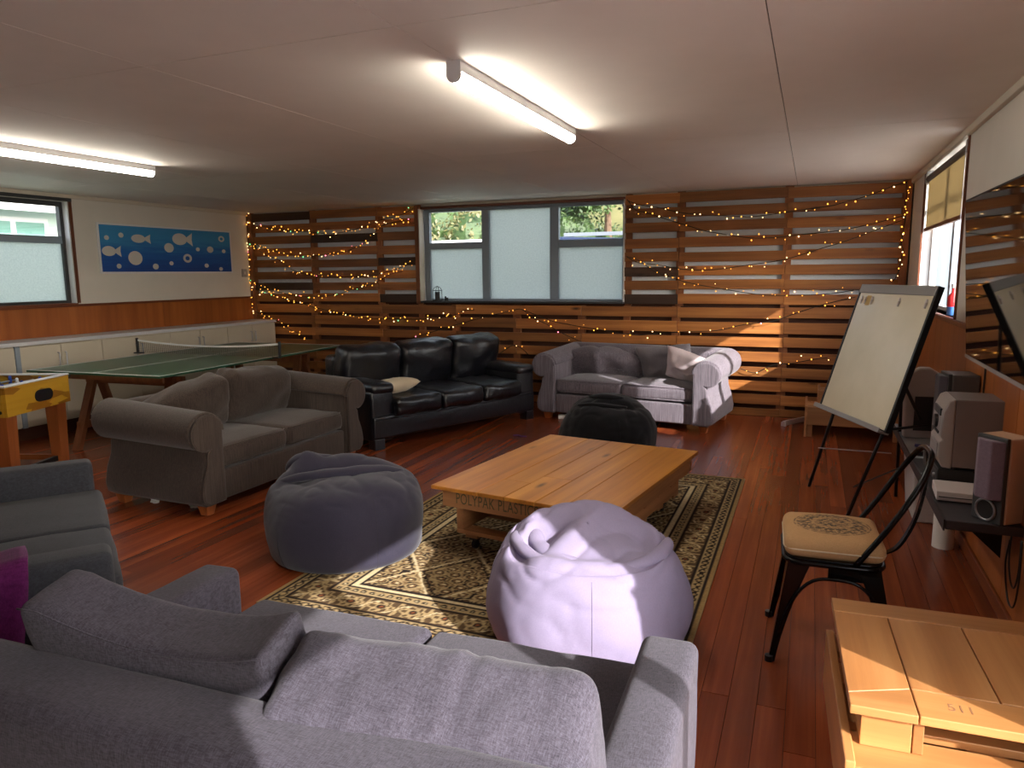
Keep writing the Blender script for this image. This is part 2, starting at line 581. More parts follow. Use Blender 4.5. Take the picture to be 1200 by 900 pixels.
def _foos():
    m = N('yellow strip-wood laminate')
    br = m.n('ShaderNodeTexBrick')
    br.offset = 0.37
    br.inputs['Color1'].default_value = L(178, 132, 34)
    br.inputs['Color2'].default_value = L(188, 144, 44)
    br.inputs['Mortar'].default_value = L(186, 138, 34)
    br.inputs['Scale'].default_value = 1.0
    br.inputs['Mortar Size'].default_value = 0.002
    br.inputs['Brick Width'].default_value = 0.17
    br.inputs['Row Height'].default_value = 0.024
    tc = m.n('ShaderNodeTexCoord'); sp = m.n('ShaderNodeSeparateXYZ'); cb = m.n('ShaderNodeCombineXYZ')
    m.l(tc.outputs['Object'], sp.inputs[0])
    ad = m.n('ShaderNodeMath', operation='ADD')
    m.l(sp.outputs['X'], ad.inputs[0]); m.l(sp.outputs['Y'], ad.inputs[1])
    m.l(ad.outputs[0], cb.inputs[0]); m.l(sp.outputs['Z'], cb.inputs[1])
    m.l(cb.outputs[0], br.inputs['Vector'])
    vo = m.n('ShaderNodeTexVoronoi'); vo.inputs['Scale'].default_value = 1.0
    mp = m.n('ShaderNodeMapping'); mp.inputs['Scale'].default_value = (7, 24, 1)
    m.l(cb.outputs[0], mp.inputs[0]); m.l(mp.outputs[0], vo.inputs['Vector'])
    k = m.ramp(vo.outputs['Color'], [(0.36, (1, 1, 1, 1)), (0.37, (0, 0, 0, 1))])
    m.l(m.mix(k, br.outputs['Color'], L(140, 92, 24)), m.b.inputs['Base Color'])
    m.b.inputs['Roughness'].default_value = 0.4
    return m.m
M['foosgold'] = _foos()

# ------------------------------------------------------------------ ROOM
XL, XR, YB, YN, ZC = -7.4, 0.885, 8.335, -2.3, 2.45
T = 0.12
def wall_x(name, x0, x1, y0, y1, holes, mat=None):
    """wall lying along y between x0 and x1, with (ya,yb,za,zb) openings"""
    mb = MB()
    ys = sorted({y0, y1} | {h[0] for h in holes} | {h[1] for h in holes})
    for a, b in zip(ys[:-1], ys[1:]):
        h = [q for q in holes if q[0] <= a and q[1] >= b]
        if h:
            _, _, za, zb = h[0]
            if za > 0.001:
                mb.box2((x0, a, 0), (x1, b, za))
            mb.box2((x0, a, zb), (x1, b, ZC))
        else:
            mb.box2((x0, a, 0), (x1, b, ZC))
    return struct(mb.build(name, mat or M['wall']))
def wall_y(name, y0, y1, x0, x1, holes, mat=None):
    mb = MB()
    xs = sorted({x0, x1} | {h[0] for h in holes} | {h[1] for h in holes})
    for a, b in zip(xs[:-1], xs[1:]):
        h = [q for q in holes if q[0] <= a and q[1] >= b]
        if h:
            _, _, za, zb = h[0]
            mb.box2((a, y0, 0), (b, y1, za))
            mb.box2((a, y0, zb), (b, y1, ZC))
        else:
            mb.box2((a, y0, 0), (b, y1, ZC))
    return struct(mb.build(name, mat or M['wall']))

W1 = (-4.63, -2.0, 1.235, 2.385)       # back window (x0,x1,z0,z1)
W2 = (3.2, 5.56, 1.30, 2.375)          # left window (y0,y1,z0,z1)
W3 = (5.53, 7.52, 1.25, 2.425)         # right window
D1 = (-0.35, 1.72, 0.06, 1.985)          # glazed door on the right, outside the picture
wall_b = wall_y('wall_back', YB, YB + T, XL - T, XR + 0.14, [W1], M['wallback'])
wall_l = wall_x('wall_left', XL - T, XL, YN, YB, [W2])
wall_r = wall_x('wall_right', XR, XR + 0.14, YN, YB, [W3, D1])
wall_f = wall_y('wall_front', YN - T, YN, XL - T, XR + 0.14, [])

# floor: slab with single boards
fl = struct(MB().box2((XL - T, YN - T, -0.14), (XR + 0.14, YB + T, -0.022)).build('floor', M['subfloor']))
rng = random.Random(5)
unit = MB().box((0, 0, 0), (1, 1, 1)).build('floorboard', M['floor'], fl)
unit_me = unit.data
bw = (XR - XL) / 83
first = True
for i in range(83):
    x = XL + (i + 0.5) * bw
    ys = [YN, rng.uniform(0.9, 3.1), rng.uniform(4.1, 6.3), YB]
    for a, b in zip(ys[:-1], ys[1:]):
        if first:
            o = unit; first = False
        else:
            o = bpy.data.objects.new('floorboard', unit_me); COL.objects.link(o); o.parent = fl
        o.location = (x, (a + b) / 2, -0.011)
        o.scale = (bw - 0.0016, b - a - 0.002, 0.022)

# ceiling: backing with single sheets
ce = struct(MB().box2((XL - T, YN - T, ZC + 0.012), (XR + 0.14, YB + T, ZC + 0.12)).build('ceiling', M['joint']))
cx = [XL, -6.33, -5.1, -3.87, -2.65, -1.425, -0.185, XR]
cy = [YN, -0.3, 2.4, 5.12, 7.82, YB]
for i in range(7):
    for j in range(5):
        g = 0.0022
        MB().box2((cx[i] + g, cy[j] + g, ZC), (cx[i + 1] - g, cy[j + 1] - g, ZC + 0.012)).build('ceiling_panel', M['ceiling'], ce)
# cornices, dado panels, caps, skirtings
struct(MB().box2((XL, YN, ZC - 0.04), (XL + 0.025, YB, ZC)).build('trim_1', M['trim'], bevel=0.004))
struct(MB().box2((XR - 0.03, YN, ZC - 0.045), (XR, YB, ZC)).build('trim_2', M['trim'], bevel=0.004))
struct(MB().box2((XL, YB - 0.02, ZC - 0.03), (XR, YB, ZC)).build('trim_3', M['trim'], bevel=0.003))
def dado(parent, side, spans, z1):
    for a, b in spans:
        if side == 'L':
            MB().box2((XL, a + 0.002, 0.0), (XL + 0.012, b - 0.002, z1)).build('dado_panel', M['dado'], parent)
        elif side == 'R':
            MB().box2((XR - 0.012, a + 0.002, 0.0), (XR, b - 0.002, z1)).build('dado_panel', M['dado'], parent)
dado(wall_l, 'L', [(-2.3, -0.2), (-0.2, 1.0), (1.0, 2.2), (2.2, 3.42), (3.42, 4.64), (4.64, 6.68), (6.68, YB)], 1.265)
dado(wall_r, 'R', [(1.68, 2.55), (2.55, 3.77), (3.77, 4.99), (4.99, 6.2), (6.2, 7.4), (7.4, YB)], 1.22)
struct(MB().box2((XL, YN, 1.262), (XL + 0.03, YB, 1.288)).build('trim_4', M['dadocap'], bevel=0.004))
struct(MB().box2((XR - 0.028, 1.68, 1.215), (XR, YB, 1.245)).build('trim_5', M['dadocap'], bevel=0.004))
struct(MB().box2((XR - 0.03, 1.68, 0), (XR - 0.012, YB, 0.075)).build('baseboard_right', M['dadocap'], bevel=0.006))
struct(MB().box2((XL + 0.012, YN, 0), (XL + 0.03, YB, 0.08)).build('baseboard_left', M['dadocap'], bevel=0.006))
MB().box2((XL, YB - 0.006, 0), (XR, YB, 1.232)).build('dado_panel', M['darkwall'], wall_b)

# ------------------------------------------------------------------ back window
w1 = thing('window_1', 'wide grey framed window', 'window'); del w1['category']; del w1['label']; struct(w1)
yw = YB + 0.05
x0, x1, z0, z1 = W1
fr = MB()
fr.box2((x0, yw - 0.03, z0), (x0 + 0.075, yw + 0.03, z1)); fr.box2((x1 - 0.04, yw - 0.03, z0), (x1, yw + 0.03, z1))
fr.box2((x0 + 0.075, yw - 0.03, z1 - 0.04), (x1 - 0.04, yw + 0.03, z1)); fr.box2((x0 + 0.075, yw - 0.03, z0), (x1 - 0.04, yw + 0.03, z0 + 0.025))
fr.build('window_frame', M['alu'], w1, bevel=0.004)
xm1, xm2 = (-3.82, -3.72), (-2.925, -2.815)
for a, b in (xm1, xm2):
    MB().box2((a, yw - 0.035, z0 + 0.025), (b, yw + 0.03, z1 - 0.04)).build('mullion', M['alu'], w1, bevel=0.004)
zt1, zt2 = (1.885, 1.965), (1.872, 1.962)
MB().box2((x0 + 0.075, yw - 0.03, zt1[0]), (xm1[0], yw + 0.03, zt1[1])).build('transom', M['alu'], w1, bevel=0.004)
MB().box2((xm2[1], yw - 0.03, zt2[0]), (x1 - 0.04, yw + 0.03, zt2[1])).build('transom', M['alu'], w1, bevel=0.004)
def pane_y(xa, xb, za, zb, mat, nm):
    MB().box2((xa, yw - 0.003, za), (xb, yw + 0.003, zb)).build(nm, mat, w1)
pane_y(x0 + 0.075, xm1[0], zt1[1], z1 - 0.04, M['glass'], 'pane'); pane_y(x0 + 0.075, xm1[0], z0 + 0.025, zt1[0], M['frost'], 'frosted_pane')
pane_y(xm1[1], xm2[0], z0 + 0.025, z1 - 0.04, M['frost'], 'frosted_pane')
pane_y(xm2[1], x1 - 0.04, zt2[1], z1 - 0.04, M['glass'], 'pane'); pane_y(xm2[1], x1 - 0.04, z0 + 0.025, zt2[0], M['frost'], 'frosted_pane')
MB().box2((x0, YB - 0.125, z0 - 0.022), (x1, yw - 0.03, z0)).build('window_sill', M['darkframe'], w1, bevel=0.003)
MB().box2((x0, YB - 0.06, z1), (x1, yw - 0.03, z1 + 0.03)).build('window_head', M['dadocap'], w1)
MB().box2((x1, YB - 0.11, z0), (x1 + 0.012, yw - 0.03, z1)).build('window_reveal', M['whitepaint'], w1)
MB().box2((x0 - 0.012, YB - 0.11, z0), (x0, yw - 0.03, z1)).build('window_reveal', M['trim'], w1)
# lantern and candle on its sill
lan = thing('lantern', 'small black wire lantern on the back window sill', 'lantern', (-4.435, YB - 0.03, z0))
m_ = MB()
for a in range(4):
    w = PI / 4 + a * PI / 2
    m_.tube([(0.06 * math.cos(w), 0.06 * math.sin(w), 0.0), (0.06 * math.cos(w), 0.06 * math.sin(w), 0.13), (0.04 * math.cos(w), 0.04 * math.sin(w), 0.165), (0, 0, 0.185)], 0.004, 5)
m_.tube([(0.062 * math.cos(k * PI / 8), 0.062 * math.sin(k * PI / 8), 0.13) for k in range(16)], 0.003, 4, True)
m_.build('wire_cage', M['black'], lan)
MB().cyl((0, 0, 0.006), 0.065, 0.012).build('base', M['black'], lan)
MB().cyl((0, 0, 0.062), 0.032, 0.10).build('candle', M['darkframe'], lan)
cn = MB().cyl((-4.31, YB - 0.02, z0 + 0.02), 0.022, 0.04).ball((-4.325, YB - 0.02, z0 + 0.045), 0.014).build('ornament', M['black'])
tag(cn, 'tiny dark ornament beside the lantern on the sill', 'ornament')

# ------------------------------------------------------------------ left window
w2 = thing('window_2', 'x', 'x'); del w2['category']; del w2['label']; struct(w2)
y0, y1, z0, z1 = W2
xw = XL - 0.10
fr = MB()
for a, b in ((y0, y0 + 0.05), (y1 - 0.05, y1), (4.28, 4.36)):
    fr.box2((xw - 0.03, a, z0), (xw + 0.03, b, z1))
for a, b in ((z0, z0 + 0.03), (z1 - 0.05, z1)):
    fr.box2((xw - 0.03, y0 + 0.05, a), (xw + 0.03, y1 - 0.05, b))
fr.build('window_frame', M['darkframe'], w2, bevel=0.003)
MB().box2((xw - 0.025, y0 + 0.05, 1.935), (xw + 0.035, y1 - 0.05, 2.01)).build('transom', M['alu'], w2, bevel=0.003)
for a, b in ((y0 + 0.05, 4.28), (4.36, y1 - 0.05)):
    MB().box2((xw - 0.003, a, 2.01), (xw + 0.003, b, z1 - 0.05)).build('pane', M['glass'], w2)
    MB().box2((xw - 0.003, a, z0 + 0.03), (xw + 0.003, b, 1.935)).build('frosted_pane', M['frost'], w2)
MB().box2((xw + 0.03, y1 - 0.012, z0), (XL + 0.005, y1, z1)).build('window_reveal', M['whitepaint'], w2)
MB().box2((xw + 0.03, y0, z0 - 0.012), (XL + 0.02, y1, z0)).build('window_sill', M['brownpaint'], w2)
MB().box2((XL, y1, z0), (XL + 0.015, y1 + 0.035, z1 + 0.03)).build('architrave', M['brownpaint'], w2)
MB().box2((XL, y0 - 0.04, z1), (XL + 0.02, y1 + 0.035, z1 + 0.045)).build('architrave', M['darkframe'], w2)

# ------------------------------------------------------------------ right window with blind
w3 = thing('window_3', 'x', 'x'); del w3['category']; del w3['label']; struct(w3)
y0, y1, z0, z1 = W3
xw = XR + 0.11
fr = MB()
for a, b in ((y0, y0 + 0.045), (y1 - 0.045, y1)):
    fr.box2((xw - 0.025, a, z0), (xw + 0.025, b, z1))
for a, b in ((z0, z0 + 0.03), (z1 - 0.02, z1)):
    fr.box2((xw - 0.025, y0 + 0.045, a), (xw + 0.025, y1 - 0.045, b))
fr.build('window_frame', M['whitepaint'], w3, bevel=0.003)
MB().box2((xw - 0.025, 6.39, z0 + 0.03), (xw + 0.025, 6.48, z1 - 0.02)).build('mullion', M['alu'], w3)
for a, b in ((y0 + 0.045, 6.39), (6.48, y1 - 0.045)):
    MB().box2((xw - 0.02, a, 2.10), (xw + 0.02, b, 2.13)).build('transom', M['alu'], w3)
    MB().box2((xw - 0.003, a, z0 + 0.03), (xw + 0.003, b, 2.10)).build('pane', M['glass'], w3)
    MB().box2((xw - 0.003, a, 2.13), (xw + 0.003, b, z1 - 0.02)).build('pane', M['glass'], w3)
MB().box2((XR - 0.012, y0 - 0.035, z0), (XR + 0.085, y0, ZC - 0.045)).build('architrave', M['brownpaint'], w3)
MB().box2((XR - 0.004, y1 - 0.012, z0), (XR + 0.012, y1, z1)).build('architrave', M['brownpaint'], w3)
MB().box2((XR + 0.012, y1 - 0.010, z0), (XR + 0.085, y1, z1)).build('window_reveal', M['whitepaint'], w3)
MB().box2((XR - 0.02, y0 - 0.035, z0 - 0.02), (XR + 0.085, y1 + 0.02, z0)).build('window_sill', M['dadocap'], w3)
bl = thing('roller_blind', 'beige roller blind half drawn over the window by the whiteboard', 'blind')
MB().cyl((XR + 0.03, 6.595, 2.36), 0.026, 1.82, 16, 'Y').build('roller', plain('grey roller', L(92, 88, 82), 0.6), bl, True, auto=40)
MB().box2((XR + 0.03, 5.69, 1.935), (XR + 0.0325, 7.50, 2.36)).build('blind_cloth', M['blind'], bl)
MB().box2((XR + 0.018, 5.67, 1.905), (XR + 0.045, 7.505, 1.935)).build('bottom_rail', M['dadocap'], bl, bevel=0.004)
for yy in (5.655, 7.505):
    MB().box2((XR + 0.0, yy - 0.012, 2.32), (XR + 0.075, yy + 0.012, 2.405)).build('bracket', M['greyplastic'], bl, bevel=0.006)
MB().tube([(XR + 0.006, 5.675, 2.36), (XR + 0.006, 5.675, 1.35)], 0.0025, 5).tube([(XR + 0.05, 5.675, 2.36), (XR + 0.05, 5.675, 1.35)], 0.0025, 5).build('pull_chain', M['greyplastic'], bl)
bt = thing('bottle', 'red bottle with a blue base on the right window sill', 'bottle', (XR + 0.04, 5.92, W3[2]))
MB().tube([(0, 0, 0.0), (0, 0, 0.06)], 0.035, 14).build('base', plain('blue plastic', L(70, 120, 190), 0.4), bt, True, auto=40)
MB().tube([(0, 0, 0.06), (0, 0, 0.13), (0, 0, 0.16), (0, 0, 0.19)], [0.034, 0.034, 0.014, 0.013], 14).build('body', plain('red plastic', L(206, 40, 44), 0.4), bt, True, auto=40)
MB().cyl((0, 0, 0.205), 0.016, 0.03, 12).build('cap', M['whiteplastic'], bt)

# ------------------------------------------------------------------ glazed door beside the camera
d1 = thing('door_1', 'x', 'x'); del d1['category']; del d1['label']; struct(d1)
y0, y1, z0, z1 = D1
xw = XR + 0.08
fr = MB()
for a, b in ((y0, y0 + 0.05), (y1 - 0.05, y1), (0.79, 0.87)):
    fr.box2((xw - 0.025, a, z0), (xw + 0.025, b, z1))
for a, b in ((z0, z0 + 0.05), (z1 - 0.02, z1)):
    fr.box2((xw - 0.024, y0 + 0.05, a), (xw + 0.024, y1 - 0.05, b))
fr.build('door_frame', M['alu'], d1)
for a, b in ((y0 + 0.05, 0.79), (0.87, y1 - 0.05)):
    MB().box2((xw - 0.003, a, z0 + 0.05), (xw + 0.003, b, z1 - 0.02)).build('pane', M['glass'], d1)
MB().box2((xw - 0.05, 0.88, 0.9), (xw - 0.026, 0.90, 1.1)).build('door_handle', M['alu'], d1)

# ------------------------------------------------------------------ pallet cladding on the back wall
rows_hi = [(2.322, 2.43), (2.172, 2.275), (2.012, 2.118), (1.836, 1.945), (1.684, 1.788), (1.528, 1.632), (1.376, 1.48), (1.216, 1.326)]
rows_lo = [(1.068, 1.182), (0.906, 1.026), (0.756, 0.86), (0.588, 0.698), (0.432, 0.54), (0.276, 0.385), (0.125, 0.235), (0.005, 0.085)]
yf = 8.255
rng = random.Random(11)
def plank(p, a, b, zr, dark=False):
    dz = rng.uniform(-0.006, 0.006); dy = rng.uniform(-0.004, 0.004)
    o = MB().box2((a + 0.002, yf + dy, zr[0] + dz), (b - 0.002, yf + 0.02 + dy, zr[1] + dz)).build('plank', M['palletDark'] if dark else M['palletX'], p, bevel=0.002, seg=1)
    return o
def post(p, a, b, za, zb):
    MB().box2((a, yf + 0.026, za), (b, YB - 0.008, zb)).build('post', M['palletZ'], p)
def face(p, a, b, za, zb):
    MB().box2((a, yf + 0.022, za), (b, yf + 0.026, zb)).build('post', M['palletZ'], p)
pl = thing('pallet_cladding', 'slatted pallet cladding on the back wall left of the window', 'cladding', group=None)
pr = thing('pallet_cladding', 'slatted pallet cladding on the back wall right of the window', 'cladding')
pm = thing('pallet_cladding', 'low pallet cladding along the foot of the back wall behind the sofas', 'cladding')
darkL = {(2, 1), (4, 2), (0, 0), (7, 2), (6, 0)}
segL = [(-7.41, -6.33), (-6.33, -5.27), (-5.27, -4.64)]
segR = [(-1.99, -1.38), (-1.38, -0.27), (-0.27, 0.868)]
for i, zr in enumerate(rows_hi):
    for j, (a, b) in enumerate(segL):
        plank(pl, a, b, zr, (i, j) in darkL)
    for j, (a, b) in enumerate(segR):
        plank(pr, a, b, zr, (i, j) in {(5, 0), (7, 0)})
for a, b in ((-7.40, -7.33), (-6.36, -6.27), (-5.31, -5.225), (-4.715, -4.645)):
    post(pl, a, b, 1.19, 2.442)
for a, b in ((-1.985, -1.915), (-1.41, -1.325), (-0.30, -0.215), (0.79, 0.87)):
    post(pr, a, b, 1.19, 2.442)
MB().box2((-7.405, yf - 0.024, 1.0), (-7.315, yf - 0.005, 2.44)).build('upright', M['palletZ'], pl)
MB().box2((-4.70, yf - 0.024, 1.2), (-4.64, yf - 0.005, 2.43)).build('upright', M['palletZ'], pl)
MB().box2((0.80, yf - 0.024, 1.2), (0.868, yf - 0.005, 2.44)).build('upright', M['palletZ'], pr)
segM = [-7.41, -6.33, -5.24, -4.15, -2.50, -1.38, -0.255, 0.868]
for i, zr in enumerate(rows_lo):
    cuts = list(segM)
    if i % 2:
        cuts = [-7.41, -6.33, -5.24, -4.15, -3.33, -1.38, -0.255, 0.868]
    for a, b in zip(cuts[:-1], cuts[1:]):
        plank(pm, a, b, zr, False)
for a, b in ((-7.40, -7.33), (-6.40, -6.29), (-5.30, -5.18), (-4.70, -4.62), (-4.22, -4.12), (-3.38, -3.285), (-2.55, -2.46), (-2.0, -1.925), (-1.445, -1.355), (-0.30, -0.21), (0.79, 0.865)):
    post(pm, a, b, 0.0, 1.19)

# ------------------------------------------------------------------ fairy lights
FL = {'L1': [(-7.4, 2.42), (-7.23, 2.3), (-6.94, 2.22), (-6.58, 2.18), (-6.2, 2.14), (-5.95, 2.12), (-5.54, 2.17), (-5.15, 2.28), (-4.89, 2.32), (-4.7, 2.4)],
'L2': [(-7.37, 2.06), (-7.18, 1.99), (-6.96, 1.92), (-6.67, 1.86), (-6.38, 1.83), (-6.1, 1.85), (-5.76, 1.88), (-5.42, 2.0), (-5.2, 2.18), (-5.02, 2.23), (-4.75, 2.26)],
'L3': [(-7.37, 2.04), (-7.11, 1.88), (-6.82, 1.78), (-6.68, 1.67), (-6.4, 1.59), (-5.98, 1.55), (-5.44, 1.56), (-5.11, 1.61), (-4.85, 1.68), (-4.69, 1.76)],
'L4': [(-7.34, 1.49), (-7.15, 1.39), (-6.85, 1.34), (-6.56, 1.29), (-6.31, 1.29), (-5.93, 1.31), (-5.72, 1.37), (-5.45, 1.43), (-5.25, 1.49), (-5.07, 1.58), (-4.89, 1.61)],
'L5': [(-7.33, 1.4), (-7.0, 1.31), (-6.57, 1.21), (-6.26, 1.13), (-5.87, 1.07), (-5.67, 1.03), (-5.33, 1.0), (-4.81, 1.0), (-4.5, 1.01), (-4.19, 1.05), (-4.01, 1.12), (-3.87, 1.13)],
'L6': [(-7.36, 1.08), (-7.1, 1.0), (-6.91, 0.93), (-6.74, 0.83), (-6.57, 0.77), (-6.43, 0.69)],
'LV': [(-7.38, 2.43), (-7.37, 2.3), (-7.35, 2.15), (-7.38, 1.97), (-7.36, 1.85), (-7.37, 1.64), (-7.38, 1.49), (-7.35, 1.37), (-7.38, 1.16), (-7.35, 1.06)],
'M1': [(-4.82, 0.74), (-4.44, 0.85), (-4.01, 0.97), (-3.66, 1.06), (-3.38, 1.12), (-3.24, 1.14), (-3.1, 1.04), (-2.93, 0.97), (-2.72, 0.86), (-2.45, 0.75)],
'M2': [(-3.24, 1.14), (-3.04, 1.07), (-2.83, 1.0), (-2.66, 0.97), (-2.4, 0.93), (-2.07, 0.89), (-1.84, 0.86), (-1.6, 0.88), (-1.29, 0.91), (-0.94, 0.93), (-0.66, 1.0), (-0.37, 1.04), (-0.16, 1.12), (0.12, 1.22), (0.42, 1.3)],
'M3': [(-3.54, 0.59), (-3.45, 0.65), (-3.35, 0.7), (-3.24, 0.66), (-3.15, 0.58)],
'R1': [(-1.96, 2.37), (-1.84, 2.32), (-1.63, 2.28), (-1.44, 2.23), (-1.3, 2.2), (-1.07, 2.17), (-0.89, 2.16), (-0.63, 2.14), (-0.38, 2.16), (-0.05, 2.2), (0.15, 2.22), (0.31, 2.26), (0.5, 2.31), (0.68, 2.38), (0.82, 2.42)],
'R2': [(-1.96, 2.38), (-1.86, 2.26), (-1.72, 2.22), (-1.53, 2.15), (-1.2, 2.04), (-1.07, 2.0), (-0.86, 1.96), (-0.62, 1.92), (-0.37, 1.92), (-0.01, 1.95), (0.24, 1.97), (0.5, 2.02), (0.67, 2.06), (0.82, 2.1)],
'R3': [(-1.95, 1.74), (-1.83, 1.68), (-1.59, 1.65), (-1.33, 1.6), (-1.01, 1.59), (-0.61, 1.64), (-0.27, 1.69), (0.09, 1.8), (0.29, 1.86), (0.63, 1.99), (0.79, 2.05)],
'R4': [(-1.96, 1.75), (-1.83, 1.71), (-1.71, 1.63), (-1.56, 1.55), (-1.25, 1.45), (-0.87, 1.38), (-0.47, 1.32), (-0.05, 1.32), (0.24, 1.34), (0.4, 1.37)],
'R5': [(-0.68, 0.52), (-0.52, 0.48), (-0.35, 0.57), (-0.14, 0.6), (0.07, 0.65), (0.19, 0.67)],
'RV': [(0.81, 2.42), (0.82, 2.32), (0.81, 2.2), (0.82, 2.08), (0.81, 1.95), (0.8, 1.83), (0.82, 1.76), (0.8, 1.62), (0.79, 1.55), (0.76, 1.47), (0.72, 1.48)]}
FLAB = {'L1': 'topmost fairy light string swagged left of the back window', 'L2': 'second fairy light string down left of the back window',
'L3': 'third fairy light string down left of the back window', 'L4': 'fourth fairy light string down left of the back window',
'L5': 'long fairy light string dipping from the left cladding to below the window', 'L6': 'short fairy light tail trailing above the far end of the white cupboards',
'LV': 'fairy light string hanging straight down the left corner post', 'M1': 'peaked fairy light string on the low cladding behind the leather sofa',
'M2': 'long sagging fairy light string on the low cladding behind the striped sofa', 'M3': 'little fairy light loop peeking out between the two back sofas',
'R1': 'topmost fairy light string swagged right of the back window', 'R2': 'second fairy light string down right of the back window',
'R3': 'third fairy light string down rising towards the right corner', 'R4': 'fourth fairy light string down ending behind the whiteboard top',
'R5': 'short fairy light string low on the cladding beside the whiteboard', 'RV': 'fairy light string hanging down the right corner post'}
def bulb(name, col, e):
    m = plain(name, col, 0.4, emit=col, estr=e)
    m.cycles.emission_sampling = 'NONE'
    return m
BULBS = [bulb('amber bulb', (1.0, 0.40, 0.05, 1), 1.7), bulb('warm white bulb', (1.0, 0.62, 0.26, 1), 2.6), bulb('pink bulb', (1.0, 0.18, 0.25, 1), 3.0), bulb('green bulb', (0.15, 0.8, 0.25, 1), 2.0)]
M['wire'] = plain('dark green wire', L(34, 32, 24), 0.6)
rng = random.Random(3)
for k, pts in FL.items():
    t = thing('fairy_lights', FLAB[k], 'fairy lights', group='fairy lights on the pallet wall')
    path = smooth_path([(x, yf - 0.035 - (0.004 * (hash_i % 3)), z) for hash_i, (x, z) in enumerate(pts)], 5)
    MB().tube(path, 0.004, 4).build('wire', M['wire'], t)
    mb = MB()
    dens = {'L': 0.05, 'M': 0.11, 'R': 0.085}[k[0]]
    if k in ('LV', 'RV'):
        dens = 0.05
    acc = 0.0
    for a, b in zip(path[:-1], path[1:]):
        acc += (b - a).length
        while acc > dens:
            acc -= dens * rng.uniform(0.6, 1.4)
            c = a.lerp(b, rng.random())
            c = c + Vector((rng.gauss(0, 0.012), -rng.uniform(0.0, 0.02), rng.gauss(0, 0.022)))
            w = rng.random()
            mi = 0 if w < 0.76 else 1 if w < 0.93 else 2 if w < 0.97 else 3
            if k[0] == 'R':
                mi = 0 if w < 0.7 else 1
            mb.ball(c, rng.uniform(0.0045, 0.0085), 6, 4, mi)
    stuff(mb.build('bulbs', BULBS, t))

# ------------------------------------------------------------------ ceiling lamps
def tube_lamp(label, x, y0, y1):
    t = thing('tube_lamp', label, 'lamp', (x, (y0 + y1) / 2, ZC), group='tube lamps on the ceiling')
    h = (y1 - y0) / 2
    MB().box2((-0.032, -h, -0.045), (0.032, h, 0.0)).build('housing', M['whitepaint'], t, bevel=0.004)
    prof = [(-0.031, -0.045)] + [(0.031 * math.cos(PI + k * PI / 10), -0.055 + 0.031 * math.sin(PI + k * PI / 10)) for k in range(11)] + [(0.031, -0.045)]
    MB().prism(prof, 'Y', -h + 0.006, h - 0.006).build('diffuser', M['lamp'], t)
    for s in (-1, 1):
        MB().prism([(p * 1.06, q * 1.02) for p, q in prof] + [(0.033, 0), (-0.033, 0)], 'Y', s * h - 0.008 * s, s * (h + 0.004)).build('end_cap', M['whitepaint'], t)
    return t
tube_lamp('glowing white tube lamp on the ceiling over the coffee table', -1.425, 2.86, 4.46)
tube_lamp('glowing white tube lamp on the ceiling near the left window', -4.93, 3.0, 4.46)

# ------------------------------------------------------------------ mural
mu = thing('mural', 'blue underwater mural with pale fish and bubbles on the left wall', 'mural', (XL, 0, 0))
def _sea():
    m = N('painted blue sea')
    v = m.mapping('World', (1, 1.2, 14))
    g = m.n('ShaderNodeSeparateXYZ'); geo = m.n('ShaderNodeNewGeometry'); m.l(geo.outputs['Position'], g.inputs[0])
    mr = m.n('ShaderNodeMapRange'); mr.inputs['From Min'].default_value = 1.63; mr.inputs['From Max'].default_value = 2.16
    m.l(g.outputs['Z'], mr.inputs['Value'])
    nz = m.noise(v, 2.0, 5)
    ad = m.n('ShaderNodeMath', operation='MULTIPLY_ADD'); ad.inputs[1].default_value = 0.55
    m.l(nz, ad.inputs[0]); m.l(mr.outputs[0], ad.inputs[2])
    m.l(m.ramp(ad.outputs[0], [(0.25, L(14, 62, 142)), (0.7, L(20, 96, 176)), (1.2 if False else 1.0, L(52, 140, 196))]), m.b.inputs['Base Color'])
    m.b.inputs['Roughness'].default_value = 0.5
    return m.m
M['sea'] = _sea()
M['cutout'] = plain('pale cut-out', L(208, 204, 196), 0.7)
MB().box2((0.0, 5.87, 1.615), (0.015, 7.90, 2.18)).build('mount_board', M['whitepaint'], mu)
MB().box2((0.015, 5.895, 1.635), (0.017, 7.875, 2.16)).build('painting', M['sea'], mu)
def disc(y, z, w, h, hole=False):
    n = 20
    o = [(y + w / 2 * math.cos(2 * PI * k / n), z + h / 2 * math.sin(2 * PI * k / n)) for k in range(n)]
    mb = MB()
    if not hole:
        mb.prism(o, 'X', 0.017, 0.0185)
    else:
        i = [(y + w * 0.24 * math.cos(2 * PI * k / n), z + h * 0.24 * math.sin(2 * PI * k / n)) for k in range(n)]
        vs = [(0.0185, a, b) for a, b in o] + [(0.0185, a, b) for a, b in i]
        mb.add(vs, [(k, (k + 1) % n, n + (k + 1) % n, n + k) for k in range(n)])
    mb.build('bubble', M['cutout'], mu)
